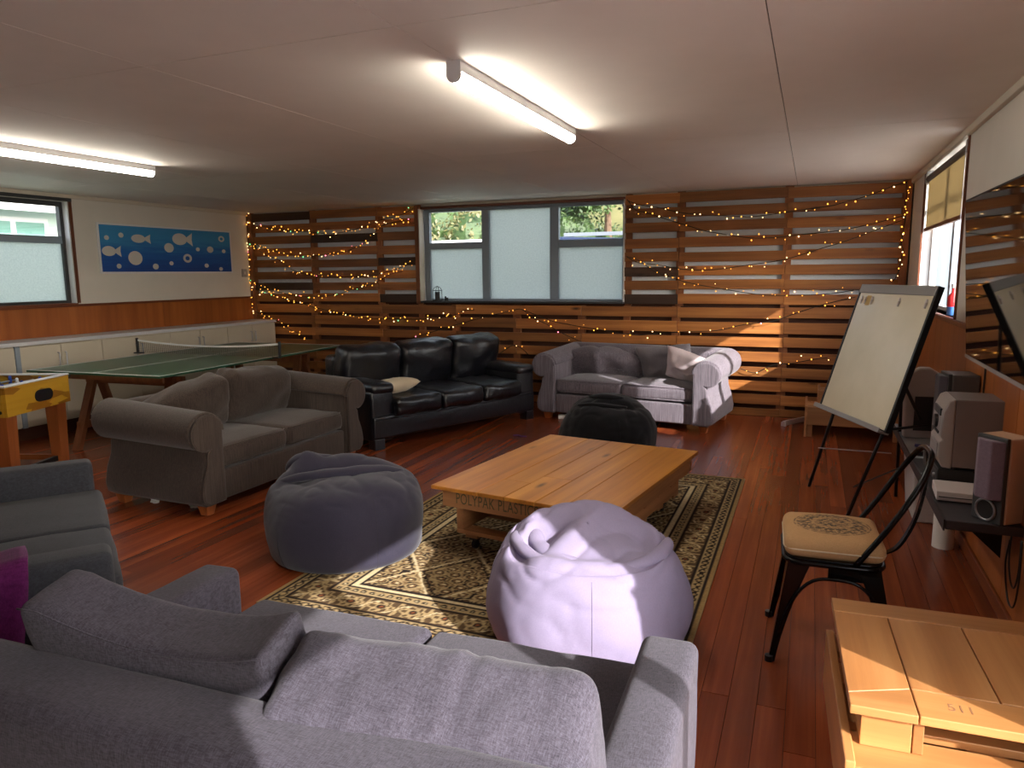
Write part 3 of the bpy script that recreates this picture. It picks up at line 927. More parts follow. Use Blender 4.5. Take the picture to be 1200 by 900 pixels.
def fish(y, z, w, h):
    pts = []
    n = 24
    for k in range(n):
        a = 2 * PI * k / n
        if abs(math.atan2(math.sin(a), math.cos(a))) < 0.32:
            continue
        pts.append((y - w * 0.14 + w * 0.36 * math.cos(a), z + h * 0.46 * math.sin(a)))
    pts += [(y + w * 0.30, z - h * 0.10), (y + w * 0.5, z - h * 0.5), (y + w * 0.47, z), (y + w * 0.5, z + h * 0.5), (y + w * 0.30, z + h * 0.10)]
    pts.sort(key=lambda p: 0)
    # order: body from +angle round to -angle, then tail
    body = [(y - w * 0.14 + w * 0.36 * math.cos(a), z + h * 0.46 * math.sin(a)) for a in [0.35 + (2 * PI - 0.7) * k / 18 for k in range(19)]]
    tail = [(y + w * 0.5, z - h * 0.52), (y + w * 0.46, z), (y + w * 0.5, z + h * 0.52)]
    MB().prism(body + tail, 'X', 0.017, 0.0187).build('fish', M['cutout'], mu)
for k, y, z, w, h in [('f', 6.44, 2.021, 0.272, 0.106), ('f', 6.03, 1.867, 0.249, 0.122), ('f', 7.06, 2.038, 0.319, 0.158), ('b', 5.98, 2.016, 0.062, 0.053), ('b', 6.17, 2.052, 0.067, 0.057), ('b', 6.34, 1.794, 0.194, 0.163), ('b', 6.11, 1.699, 0.063, 0.055), ('b', 6.62, 1.697, 0.085, 0.07), ('b', 6.84, 1.927, 0.144, 0.115), ('b', 6.86, 1.738, 0.063, 0.05), ('r', 7.12, 1.803, 0.141, 0.11), ('b', 7.3, 1.92, 0.065, 0.049), ('b', 7.51, 1.922, 0.11, 0.082), ('b', 7.75, 1.906, 0.067, 0.048), ('r', 7.72, 2.068, 0.11, 0.08), ('b', 7.43, 1.713, 0.071, 0.053), ('b', 7.68, 1.67, 0.066, 0.048)]:
    if k == 'f':
        fish(y, z, w, h)
    else:
        disc(y, z, w, h, k == 'r')
sw = thing('light_switch', 'grey light switch on the left wall beside the corner fairy lights', 'switch', (XL, 8.13, 1.615))
MB().box2((0, -0.05, -0.055), (0.01, 0.05, 0.055)).build('plate', M['greyplastic'], sw, bevel=0.003)
MB().box2((0.01, -0.014, -0.02), (0.016, 0.014, 0.02)).build('rocker', M['whiteplastic'], sw)

# ------------------------------------------------------------------ white cupboards along the left wall
XF = -7.0
bounds = [3.66, 4.57, 5.50, 6.40, 7.32, 8.235]
CLAB = ['cream cupboard at the camera end of the row behind the football table', 'cream cupboard behind the near end of the table tennis table', 'cream cupboard second along from the football table', 'cream cupboard behind the table tennis net', 'cream cupboard at the far end against the pallet wall']
for i in range(5):
    a, b = bounds[i], bounds[i + 1]
    t = thing('cupboard', CLAB[i], 'cupboard', (XF, (a + b) / 2, 0))
    w = (b - a) / 2
    MB().box2((-0.385, -w + 0.003, 0.13), (-0.02, w - 0.003, 0.925)).build('body', M['cabinet'], t)
    MB().box2((-0.34, -w + 0.003, 0.0), (-0.06, w - 0.003, 0.13)).build('kickboard', M['darkwall'], t)
    lo = -w + (0.05 if i in (1,) else 0.004)
    for s, (p, q) in enumerate(((lo, -0.003), (0.003, w - 0.004))):
        d = MB().box2((-0.02, p, 0.14), (0.0, q, 0.915)).build('door', M['cabinet'], t, bevel=0.002, seg=1)
        hy = q - 0.035 if s == 0 else p + 0.035
        MB().tube([(0.0, hy, 0.70), (0.022, hy, 0.70), (0.022, hy, 0.83), (0.0, hy, 0.83)], 0.006, 6).build('handle', M['chrome'], d)
    if i == 1:
        MB().box2((-0.02, -w, 0.13), (0.006, -w + 0.046, 0.925)).build('metal_strip', M['alu'], t)
wtp = MB().box2((XL + 0.013, 3.64, 0.927), (XF + 0.02, 8.24, 0.962)).build('worktop', M['worktop'], None, bevel=0.004)
tag(wtp, 'long pale worktop running over the cream cupboards', 'worktop')

# ------------------------------------------------------------------ table tennis
TT = (-5.7625, 5.705); TA = 2.7
tt = thing('table_tennis_board', 'green table tennis top with white lines resting on trestles', 'table', (TT[0], TT[1], 0), TA)
for s in (-1, 1):
    h = MB().box2((-0.7625, min(0.001 * s, 1.37 * s), 0.742), (0.7625, max(0.001 * s, 1.37 * s), 0.76)).build('table_half', M['green'], tt)
    ln = MB()
    for a, b in (((-0.7625, 1.345 * s), (0.7625, 1.37 * s)), ((-0.006, 0.0), (0.006, 1.35 * s)), ((-0.7625, 0.0), (-0.7425, 1.35 * s)), ((0.7425, 0.0), (0.7625, 1.35 * s))):
        ln.box2((a[0], a[1], 0.7602), (b[0], b[1], 0.7612))
    ln.build('line', M['white'], h)
    MB().box2((-0.72, min(1.30 * s, 1.28 * s), 0.69), (0.72, max(1.30 * s, 1.28 * s), 0.742)).build('apron', M['trestle'], h)
nt = thing('table_tennis_net', 'sagging table tennis net clamped across the green table', 'net', (TT[0], TT[1], 0.7612), TA)
def net_z(x):
    return 0.1525 - 0.045 * (1 - (x / 0.915) ** 2)
mb = MB(); n = 40
for i in range(n):
    xa = -0.915 + 1.83 * i / n; xb = -0.915 + 1.83 * (i + 1) / n
    mb.add([(xa, -0.002, net_z(xa) - 0.018), (xb, -0.002, net_z(xb) - 0.018), (xb, -0.002, net_z(xb)), (xa, -0.002, net_z(xa))], [(0, 1, 2, 3)])
mb.build('tape', M['white'], nt)
mb = MB()
for i in range(93):
    x = -0.91 + 1.82 * i / 92
    mb.box2((x - 0.0011, -0.0011, 0.012), (x + 0.0011, 0.0011, net_z(x) - 0.016))
for j in range(6):
    mb.tube([(-0.915 + 1.83 * i / 12, 0, 0.012 + (net_z(-0.915 + 1.83 * i / 12) - 0.03) * j / 6) for i in range(13)], 0.0011, 3)
stuff(mb.build('mesh', plain('grey net cord', L(66, 64, 68), 0.8), nt))
for s in (-1, 1):
    MB().tube([(s * 0.915, 0, 0.0), (s * 0.915, 0, 0.165)], 0.014, 8).box2((s * 0.915 - 0.05 * (s + 1) - 0.03 * (1 - s) + 0.03, -0.03, 0.0008), (s * 0.915 + 0.03 * (1 - s), 0.03, 0.012)).build('net_post', M['black'], nt)
def trestle(label, lx, ly):
    c = Matrix.Rotation(math.radians(TA), 3, 'Z') @ Vector((lx, ly, 0))
    t = thing('trestle', label, 'trestle', (TT[0] + c.x, TT[1] + c.y, 0), TA)
    MB().box((0, 0, 0.645), (1.15, 0.045, 0.09)).build('top_beam', M['trestle'], t)
    for sx in (-0.5, 0.5):
        for sy in (-1, 1):
            A = Vector((sx * 0.98, sy * 0.25, 0.0)); B = Vector((sx * 0.92, sy * 0.028, 0.68))
            d = Vector((0.042, 0, 0)); e = Vector((0, 0.022, 0))
            MB().hexa([A - d - e, A + d - e, A + d + e, A - d + e], [B - d - e, B + d - e, B + d + e, B - d + e]).build('leg', M['trestle'], t)
        MB().box((sx, 0, 0.22), (0.03, 0.42, 0.07)).build('cross_brace', M['trestle'], t)
    MB().box((0, 0.14, 0.22), (0.98, 0.025, 0.07)).build('rail', M['trestle'], t)
    return t
trestle('brown A-frame trestle under the near end of the table tennis top', 0, -0.92)
trestle('brown A-frame trestle under the far end of the table tennis top', 0, 0.95)
for nm_, lx in (('near', 0),):
    pass

# ------------------------------------------------------------------ table football
ft = thing('table_football', 'yellow wooden table football game at the left edge', 'table football', (-5.276, 3.343, 0), 109.8)
# local +x runs along the end panel (0.70 long), local +y runs away along the table's length
Lx, Ly, zb, zt = 0.70, 1.25, 0.585, 0.80
e = MB()
e.box2((0, 0, zb), (Lx, 0.028, zt))
e.build('end_panel', M['foosgold'], ft, bevel=0.003)
MB().box2((0, Ly - 0.028, zb), (Lx, Ly, zt)).build('end_panel', M['foosgold'], ft, bevel=0.003)
for xx in (0.0, Lx - 0.028):
    MB().box2((xx, 0.028, zb), (xx + 0.028, Ly - 0.028, zt)).build('side_panel', M['foosgold'], ft)
rim = MB()
rim.box2((-0.004, -0.004, zt), (Lx + 0.004, 0.036, zt + 0.012)).box2((-0.004, Ly - 0.036, zt), (Lx + 0.004, Ly + 0.004, zt + 0.012))
rim.box2((-0.004, 0.036, zt), (0.036, Ly - 0.036, zt + 0.012)).box2((Lx - 0.036, 0.036, zt), (Lx + 0.004, Ly - 0.036, zt + 0.012))
rim.build('top_rim', M['worktop'], ft, bevel=0.002)
MB().box2((0.03, 0.03, 0.68), (Lx - 0.03, Ly - 0.03, 0.69)).build('pitch', M['green'], ft)
pr_ = [(0.395 + sx * 0.052 + 0.048 * math.cos(a), 0.688 + 0.045 * math.sin(a)) for sx, a0 in ((1, -PI / 2), (-1, PI / 2)) for a in [a0 + k * PI / 10 for k in range(11)]]
MB().prism(pr_, 'Y', -0.004, 0.0005).build('ball_cup', M['black'], ft)
M['bluep'] = plain('blue figure', L(40, 70, 160), 0.4); M['whitep'] = plain('white figure', L(214, 214, 220), 0.4)
for i in range(8):
    y = 0.13 + i * 0.142
    rd = MB().tube([(-0.14, y, 0.765), (Lx + 0.14, y, 0.765)], 0.007, 8).build('rod', M['chrome'], ft)
    MB().tube([(Lx + 0.10, y, 0.765), (Lx + 0.2, y, 0.765)], 0.015, 8).build('grip', M['black'], rd)
    pm_ = MB()
    for k in range((3, 2, 5, 3, 3, 5, 2, 3)[i]):
        nn = (3, 2, 5, 3, 3, 5, 2, 3)[i]
        x = Lx * (k + 0.75) / (nn + 0.5)
        pm_.box((x, y, 0.745), (0.022, 0.014, 0.085)).ball((x, y, 0.795), 0.012, 6, 4)
    pm_.build('player', M['bluep'] if i % 2 == 0 else M['whitep'], rd)
for xx in (0.02, Lx - 0.13):
    for yy in (0.03, Ly - 0.13):
        MB().hexa([(xx + 0.012, yy + 0.012, 0), (xx + 0.098, yy + 0.012, 0), (xx + 0.098, yy + 0.09, 0), (xx + 0.012, yy + 0.09, 0)],
                  [(xx, yy, zb), (xx + 0.11, yy, zb), (xx + 0.11, yy + 0.10, zb), (xx, yy + 0.10, zb)]).build('leg', M['foosleg'], ft, bevel=0.003)
for xx in (0.06, Lx - 0.09):
    MB().box2((xx, 0.12, 0.12), (xx + 0.03, Ly - 0.12, 0.16)).build('stretcher', M['foosleg'], ft)
MB().box2((0.12, 0.07, 0.12), (Lx - 0.11, 0.10, 0.16)).build('stretcher', M['black'], ft)
for zz in (0.62, 0.74):
    MB().cyl((-0.002, 0.05, zz), 0.012, 0.006, 10, 'X').build('bolt', M['black'], ft)

# ------------------------------------------------------------------ rolled-arm sofas (brown loveseat, striped sofa)
def rolled_sofa(t, W, D, mat, seat_n=2, H=0.70, backc=2, seedo=0, backh=0.74):
    """width along x, front towards +y, origin at the middle of the floor footprint"""
    aw = 0.21                                        # arm body width
    R_ = 0.125
    xo = W / 2
    for s in (-1, 1):
        cxr, czr = xo - R_, H - R_                    # roll centre
        prof = [(xo - aw - 0.06, 0.07), (xo - aw - 0.06, czr)]
        prof += [(cxr - 0.02 + (R_ + 0.02) * math.cos(PI - k * PI / 12) * (1 if k > 6 else 1.0), czr + R_ * math.sin(PI - k * PI / 12)) for k in range(0, 13)]
        prof += [(cxr + R_ * math.cos(-k * PI / 12), czr + R_ * math.sin(-k * PI / 12)) for k in range(1, 8)]
        prof += [(xo - 0.135, czr - R_ - 0.02), (xo - 0.125, czr - R_ - 0.10), (xo - 0.085, 0.26), (xo - 0.065, 0.17), (xo - 0.075, 0.10), (xo - 0.12, 0.07)]
        prof = [(s * p, q) for p, q in prof]
        def fl_(x, y, z):
            k = (D / 2 - y) / D
            return (x, y, z + 0.05 * k * max(0, (z - 0.2) / 0.5))
        MB().prism(prof, 'Y', -D / 2 + 0.04, D / 2 - 0.03, segs=8, fn=fl_).build('arm', mat, t, True, bevel=0.012, auto=50)
        cx_ = s * (xo - 0.16); 
        fp = [(cx_ + (p - cx_) * 0.93, 0.37 + (q - 0.37) * 0.95) for p, q in prof]
        MB().prism(fp, 'Y', D / 2 - 0.04, D / 2 - 0.005).build('arm_front', mat, t, True, bevel=0.014, seg=3, auto=50)
        MB().tube([(p, D / 2 - 0.012, q) for p, q in fp], 0.005, 5, True).build('piping', mat, t, True)
    iw = W - 2 * aw - 0.12 + 0.004
    # front rail, back
    mb = MB(); soft_box(mb, (0, D / 2 - 0.105, 0.175), (iw, 0.10, 0.205), 0.02); mb.build('front_rail', mat, t, True)
    mb = MB(); mb.box2((-iw / 2, -D / 2 + 0.12, 0.12), (iw / 2, D / 2 - 0.14, 0.28)); mb.build('seat_deck', mat, t)
    # back: flared, rolled over its top
    bp = [(-D / 2 + 0.20, 0.12), (-D / 2 + 0.17, backh - 0.05), (-D / 2 + 0.12, backh - 0.005), (-D / 2 + 0.06, backh), (-D / 2 + 0.0, backh - 0.03), (-D / 2 - 0.02, backh - 0.09), (-D / 2 + 0.01, backh - 0.16), (-D / 2 + 0.05, 0.4), (-D / 2 + 0.05, 0.12)]
    MB().prism(bp, 'X', -W / 2 + 0.14, W / 2 - 0.14, segs=6).build('backrest', mat, t, True, bevel=0.02, seg=3, auto=60)
    cw = iw / seat_n
    for i in range(seat_n):
        xc = -iw / 2 + cw * (i + 0.5)
        mb = MB(); soft_box(mb, (xc, 0.075, 0.365), (cw - 0.008, D - 0.25, 0.145), 0.045, (8, 8, 3), (0.0, 0.0, 0.03), 0.006, 6, seedo + i)
        c = mb.build('seat_cushion', mat, t, True)
        yy = 0.075 + (D - 0.25) / 2
        for zz in (0.43, 0.305):
            MB().tube([(xc - cw / 2 + 0.02, yy - 0.03, zz), (xc - cw / 2 + 0.045, yy - 0.008, zz), (xc + cw / 2 - 0.045, yy - 0.008, zz), (xc + cw / 2 - 0.02, yy - 0.03, zz)], 0.005, 5).build('piping', mat, c, True)
    for sx in (-1, 1):
        for sy in (-1, 1):
            a = Vector((sx * (W / 2 - 0.17), sy * (D / 2 - 0.09), 0))
            MB().hexa([a + Vector((-0.03, -0.03, 0)), a + Vector((0.03, -0.03, 0)), a + Vector((0.03, 0.03, 0)), a + Vector((-0.03, 0.03, 0))],
                      [a + Vector((-0.05, -0.05, 0.10)), a + Vector((0.05, -0.05, 0.10)), a + Vector((0.05, 0.05, 0.10)), a + Vector((-0.05, 0.05, 0.10))]).build('foot', M['footwood'], t, bevel=0.006)
    return iw, cw

lv = thing('loveseat', 'brown grey corded two-seat sofa with rolled arms and its back to the table tennis table', 'sofa', (-4.03, 4.33, 0), -91)
iw, cw = rolled_sofa(lv, 1.92, 0.95, M['cordA'], H=0.70, backh=0.72)
for i in range(2):
    xc = -iw / 2 + cw * (i + 0.5)
    mb = MB()
    def fnp(p, i=i):
        t = max(0.0, min(1.0, p.z / 0.40 + 0.5))
        if i == 1:      # the cushion by the near arm slumps outwards
            p = Vector((p.x + 0.05 * t, p.y, p.z - t * (0.055 + 0.17 * p.x + 0.3 * max(0, p.x - 0.1) ** 2 * 4)))
        else:
            p = Vector((p.x, p.y, p.z - t * (0.012 - 0.10 * p.x)))
        return p
    soft_box(mb, (xc, -0.215, 0.635), (cw + 0.03, 0.22, 0.40), 0.07, (11, 4, 10), (0.0, 0.05, 0.012), 0.02, 6.5, 20 + i, fnp, Rx(-12))
    mb.build('back_cushion', M['cordA'], lv, True)

ss = thing('sofa', 'lilac grey striped sofa with rolled arms under the pallet wall, half in sun', 'sofa', (-1.715, 7.66, 0), 172.5)
iw, cw = rolled_sofa(ss, 2.05, 0.92, M['cordB'], H=0.72, backh=0.77, seedo=5)
def world_of(t, p):
    return Matrix.Rotation(t.rotation_euler.z, 3, 'Z') @ Vector(p) + Vector(t.location)
c = world_of(ss, (0.44, -0.12, 0.575))
mb = MB(); pillow(mb, (0, 0, 0), 0.98, 0.44, 0.20, Rz(172.5) @ Rx(62), 0.03, 2, 28, 0.03, 6, lambda p: Vector((p.x, p.y - 0.16 * (abs(p.x) / 0.49) ** 2.2 * (1 if p.y > 0 else 0.1), p.z - 0.05 * math.exp(-(p.x / 0.05) ** 2))))
o = weld(mb.build('cushion', M['cordB'])); o.location = c
tag(o, 'long sagging striped cushion on the left half of the striped sofa', 'cushion')
c = world_of(ss, (-0.30, -0.13, 0.60))
mb = MB(); pillow(mb, (0, 0, 0), 0.62, 0.46, 0.17, Rz(172.5) @ Rx(66) @ Rz(-6), 0.035, 4)
o = weld(mb.build('cushion', M['greycush'])); o.location = c
tag(o, 'mid grey scatter cushion in the middle of the striped sofa', 'cushion')
c = world_of(ss, (-0.56, 0.06, 0.605))
mb = MB(); pillow(mb, (0, 0, 0), 0.42, 0.40, 0.15, Rz(160) @ Rx(62) @ Rz(18), 0.03, 7)
o = weld(mb.build('cushion', M['pinkwhite'])); o.location = c
tag(o, 'pale crumpled cushion against the sunlit arm of the striped sofa', 'cushion')

# ------------------------------------------------------------------ black leather sofa
lt = thing('leather_sofa', 'black leather three-seat sofa in front of the window', 'sofa', (-3.546, 6.523, 0), -114.1)
# local: width along x, front +y; origin mid footprint
Wl, Dl = 2.06, 0.92
for s in (-1, 1):
    mb = MB(); soft_box(mb, (s * (Wl / 2 - 0.12), 0.08, 0.31), (0.24, Dl - 0.24, 0.46), 0.03, (4, 8, 6), (0.01, 0.01, 0.02), 0.01, 5, 31 + s)
    mb.build('arm', M['leather'], lt, True)
    mb = MB(); soft_box(mb, (s * (Wl / 2 - 0.125), 0.10, 0.555), (0.25, Dl - 0.24, 0.10), 0.045, (4, 10, 3), (0, 0.01, 0.012), 0.008, 7, 35 + s)
    mb.build('arm_pad', M['leather'], lt, True)
mb = MB(); soft_box(mb, (0, Dl / 2 - 0.10, 0.205), (Wl - 0.02, 0.16, 0.21), 0.02, (8, 3, 3), (0, 0.01, 0)); mb.build('front_rail', M['leather'], lt, True)
MB().tube([(-Wl / 2 + 0.03, Dl / 2 - 0.016, 0.275), (Wl / 2 - 0.03, Dl / 2 - 0.016, 0.275)], 0.006, 6).build('piping', M['leather'], lt)
mb = MB(); soft_box(mb, (0, -Dl / 2 + 0.11, 0.45), (Wl - 0.06, 0.20, 0.72), 0.05, (8, 3, 6)); mb.build('back_frame', M['leather'], lt, True)
MB().box2((-Wl / 2 + 0.15, -Dl / 2 + 0.15, 0.12), (Wl / 2 - 0.15, Dl / 2 - 0.14, 0.30)).build('seat_deck', M['leather'], lt)
iwl = Wl - 0.46; cwl = iwl / 3; cwb = (Wl - 0.06) / 3
for i in range(3):
    xc = -iwl / 2 + cwl * (i + 0.5)
    mb = MB(); soft_box(mb, (xc, 0.145, 0.375), (cwl - 0.004, 0.70, 0.17), 0.05, (10, 10, 3), (0, 0.02, 0.018), 0.014, 9, 41 + i)
    mb.build('seat_cushion', M['leather'], lt, True)
    xb = (i - 1) * cwb
    mb = MB(); soft_box(mb, (xb, -0.20, 0.655), (cwb - 0.004, 0.24, 0.50), 0.07, (11, 4, 11), (0, 0.035, 0.008), 0.016, 8, 51 + i, None, Rx(-11))
    bc = mb.build('back_cushion', M['leather'], lt, True)
for sx in (-1, 1):
    for sy in (-1, 1):
        MB().box((sx * (Wl / 2 - 0.07), sy * (Dl / 2 - 0.08), 0.05), (0.11, 0.11, 0.10)).build('foot', M['leather'], lt, bevel=0.008)
c = world_of(lt, (0.64, 0.16, 0.52))
mb = MB(); pillow(mb, (0, 0, 0), 0.42, 0.40, 0.14, Rz(-110) @ Rx(10) @ Ry(4), 0.015, 9)
o = weld(mb.build('cushion', M['cream'])); o.location = c
tag(o, 'small cream cushion on the seat of the black leather sofa', 'cushion')

# ------------------------------------------------------------------ square-armed grey sofas
def square_sofa(t, mat, backh=0.78, ex=0.0):
    W, Fy, By = 1.66, 0.45, -0.58
    for s in (-1, 1):
        mb = MB(); soft_box(mb, (s * (W / 2 - 0.075), (Fy + By) / 2 + 0.03, 0.335), (0.15, Fy - By - 0.06, 0.53), 0.03, (3, 10, 6), (0, 0, 0.006), 0.004, 4, 61 + s)
        a = mb.build('arm', mat, t, True)
    mb = MB(); soft_box(mb, (0, By + 0.105, backh / 2 + 0.035), (W - 0.004, 0.20, backh - 0.07), 0.045, (14, 3, 6), (0, 0.0, 0.006), 0.006, 4, 63)
    mb.build('backrest', mat, t, True)
    mb = MB(); soft_box(mb, (0, -0.015, 0.198), (W - 0.31, 0.93, 0.245), 0.02, (6, 6, 3)); mb.build('seat_base', mat, t, True)
    for s in (-1, 1):
        mb = MB(); soft_box(mb, (s * (W - 0.30) / 4, 0.055 + ex / 2, 0.385), ((W - 0.30) / 2 - 0.005, 0.85 + ex, 0.14), 0.03, (8, 8, 3), (0, 0.008, 0.014), 0.004, 5, 65 + s)
        mb.build('seat_cushion', mat, t, True)
    for sx in (-1, 1):
        for yy in (Fy - 0.07, By + 0.08):
            MB().tube([(sx * (W / 2 - 0.09), yy, 0.0), (sx * (W / 2 - 0.09), yy, 0.08)], [0.02, 0.03], 10).build('foot', M['black'], t)
gs = thing('grey_sofa', 'grey woven two-seat sofa seen from behind, half in sunlight', 'sofa', (-1.045, 1.385, 0), 2.0)
square_sofa(gs, M['sofa'], 0.78, 0.06)
bs = thing('grey_sofa', 'charcoal grey two-seat sofa at the left edge with a purple throw', 'sofa', (-3.205, 1.86, 0), -35.5)
square_sofa(bs, M['sofadark'], 0.78)
# loose back cushions on the near sofa
mb = MB()
def sagL(p):
    t = max(0.0, min(1.0, p.z / 0.46 + 0.5))
    return Vector((p.x, p.y + 0.015 * math.cos(p.x * 4.5), p.z - t * (0.062 * max(0, 1 - ((p.x - 0.03) / 0.28) ** 2) + 0.03 * p.x)))
soft_box(mb, (0, 0, 0), (0.60, 0.15, 0.46), 0.022, (16, 5, 12), (0.0, 0.02, 0.0), 0.006, 6, 71, sagL, Rz(5) @ Rx(14))
o = mb.build('cushion', M['sofa'], None, True); o.location = (-1.235, 1.085, 0.672)
tag(o, 'grey back cushion in shade at the left of the near sofa', 'cushion')
cL = o
MB().tube([Rz(5) @ Rx(14) @ sagL(Vector((-0.295 + 0.59 * k / 24, -0.074, 0.226))) for k in range(25)], 0.0022, 5).build('piping', M['sofa'], o, True)
mb = MB()
def sagR(p):
    t = max(0.0, min(1.0, p.z / 0.42 + 0.5))
    q = Vector((p.x, p.y, p.z - t * (0.02 + 0.07 * p.x)))
    w = t * math.exp(-((p.x - 0.10) / 0.17) ** 2)
    f_ = noise.noise(Vector((p.x * 26, 3.3, 0)))
    q.y += 0.010 * w * min(0.0, f_) ; q.z += 0.016 * w * min(0.0, f_)
    return q
soft_box(mb, (0, 0, 0), (0.60, 0.22, 0.44), 0.04, (40, 6, 12), (0.015, 0.045, 0.006), 0.012, 7, 73, sagR, Rz(8) @ Rx(24))
o = mb.build('cushion', M['sofa'], None, True); o.location = (-0.625, 1.15, 0.635)
tag(o, 'sunlit plump grey back cushion at the right of the near sofa', 'cushion')
# purple throw over the near arm of the charcoal sofa
def throw_():
    mb = MB(); nu, nv = 26, 40
    vs = []; fs = []
    for i in range(nu + 1):
        for j in range(nv + 1):
            u = i / nu; v = j / nv
            y = -0.50 + 0.68 * u
            d = v * 0.95                     # length over the arm, outer hem first
            xo_ = 0.83; top = 0.613; aw_ = 0.15
            if d < 0.52:
                x = xo_ + 0.035 + (0.028 * math.sin(u * 21 + d * 2) + 0.012 * math.sin(u * 47 - d * 3)) * (1 - 0.8 * d / 0.52) + 0.015 * noise.noise(Vector((u * 9, d * 3, 0))); z = top - (0.52 - d)
            elif d < 0.52 + aw_:
                x = xo_ + 0.012 - (d - 0.52); z = top + 0.008 + 0.006 * math.sin(u * 21)
            else:
                x = xo_ - aw_ - 0.018; z = max(0.462, top - (d - 0.52 - aw_))
                if z <= 0.463:
                    x -= (d - 0.52 - aw_ - 0.15)
            vs.append((x, y + 0.02 * math.sin(d * 9 + u * 3), z))
    for i in range(nu):
        for j in range(nv):
            a = i * (nv + 1) + j
            fs.append((a, a + nv + 1, a + nv + 2, a + 1))
    mb.add(vs, fs)
    o = mb.build('throw', M['throw'], None, True)
    md = o.modifiers.new('thick', 'SOLIDIFY'); md.thickness = 0.012; md.offset = 1
    o.location = bs.location; o.rotation_euler = bs.rotation_euler
    return tag(o, 'purple fleece throw hanging over the arm of the charcoal sofa', 'throw')
throw_()

# ------------------------------------------------------------------ bean bags
def catmull(P, k):
    Q = [[2 * a - b for a, b in zip(P[0], P[1])]] + list(P) + [[2 * a - b for a, b in zip(P[-1], P[-2])]]
    out = []
    for i in range(1, len(Q) - 2):
        for j in range(k):
            t = j / k
            out.append([0.5 * (2 * b + (c - a) * t + (2 * a - 5 * b + 4 * c - d) * t * t + (3 * b - a - 3 * c + d) * t ** 3) for a, b, c, d in zip(Q[i - 1], Q[i], Q[i + 1], Q[i + 2])])
    out.append(list(P[-1]))
    return out
def beanbag(label, loc, R_, H, mat, seam_mat, prof, seed=0, rot=0, sx=1.0, sy=1.0, topfn=None, crease=0.012, seams=5, seam_top=0.62):
    """profile (r, z) in units of R_, H; topfn(x, y) lifts or sinks the crown (x, y in units of R_)"""
    t = thing('bean_bag', label, 'bean bag', loc, rot)
    s_ = Vector((seed * 3.3, seed * 1.9, seed * 5.7))
    pr_ = catmull(prof, 7)
    nu = 128
    m = len(pr_)
    def surf(u, j):
        a = 2 * PI * u
        r, z = pr_[j]
        r = max(0.0, r)
        p = Vector((r * R_ * math.cos(a) * sx, r * R_ * math.sin(a) * sy, max(0, z) * H))
        w = min(1.0, max(0.0, (z - 0.55) / 0.35))
        side = min(1.0, max(0.0, z / 0.15))
        n = Vector((math.cos(a), math.sin(a), 0.9 * w))
        n.normalize()
        q = p + n * side * (noise.noise(p * 4.0 + s_) * 0.022)
        # creased canvas: sharp little valleys, stronger near the crown
        c1 = 1 - abs(noise.noise(Vector((p.x * 5, p.y * 5, p.z * 8)) + s_)) * 2.2
        c2 = 1 - abs(noise.noise(Vector((p.x * 9, p.y * 9, p.z * 4)) + s_ * 2)) * 2.2
        q -= n * side * crease * (max(0, c1) ** 3 * (0.35 + w) + 0.5 * max(0, c2) ** 4)
        if topfn:
            q.z += w * H * topfn(p.x / R_, p.y / R_)
        q.z = max(0.0, q.z)
        return q
    vs = [surf(i / nu, j) for j in range(m) for i in range(nu)]
    fs = []
    for j in range(m - 1):
        for i in range(nu):
            k = (i + 1) % nu
            fs.append((j * nu + i, j * nu + k, (j + 1) * nu + k, (j + 1) * nu + i))
    mb = MB(); mb.add(vs, fs)
    weld(mb.build('bag', mat, t))
    jt = int(m * seam_top)
    j0 = next(k for k in range(m) if pr_[k][0] > 0.88)
    for k in range(seams):
        MB().tube([surf(k / seams + 0.03, j) for j in range(j0, jt)], 0.0016, 5).build('seam', seam_mat, t, True)
    return t
def G(x, y, cx_, cy_, ra, rb=None, ang=0.0, e=1.0):
    """soft bump weight of an oriented ellipse"""
    rb = rb or ra
    c, s_ = math.cos(math.radians(ang)), math.sin(math.radians(ang))
    dx, dy = x - cx_, y - cy_
    return math.exp(-(((dx * c + dy * s_) / ra) ** 2 + ((-dx * s_ + dy * c) / rb) ** 2) ** e)
def flap(t, mat, pts, width, seed=0, flat=0.5, name='fold'):
    """a soft flattened roll of slack cloth lying along a path on the bag"""
    P = smooth_path(pts, 8)
    m = len(P)
    rr = [max(0.003, width * math.sin(PI * (0.03 + 0.94 * i / (m - 1))) ** 0.5 * (1 + 0.3 * noise.noise(Vector((i * 0.17, seed, 0))))) for i in range(m)]
    mb = MB(); mb.tube(P, rr, 16)
    k = len(mb.v) // m
    for i in range(m):
        c = P[i]
        for q in range(k):
            v = Vector(mb.v[i * k + q])
            mb.v[i * k + q] = tuple(Vector((v.x, v.y, c.z + (v.z - c.z) * flat)))
    return mb.build(name, mat, t, True)

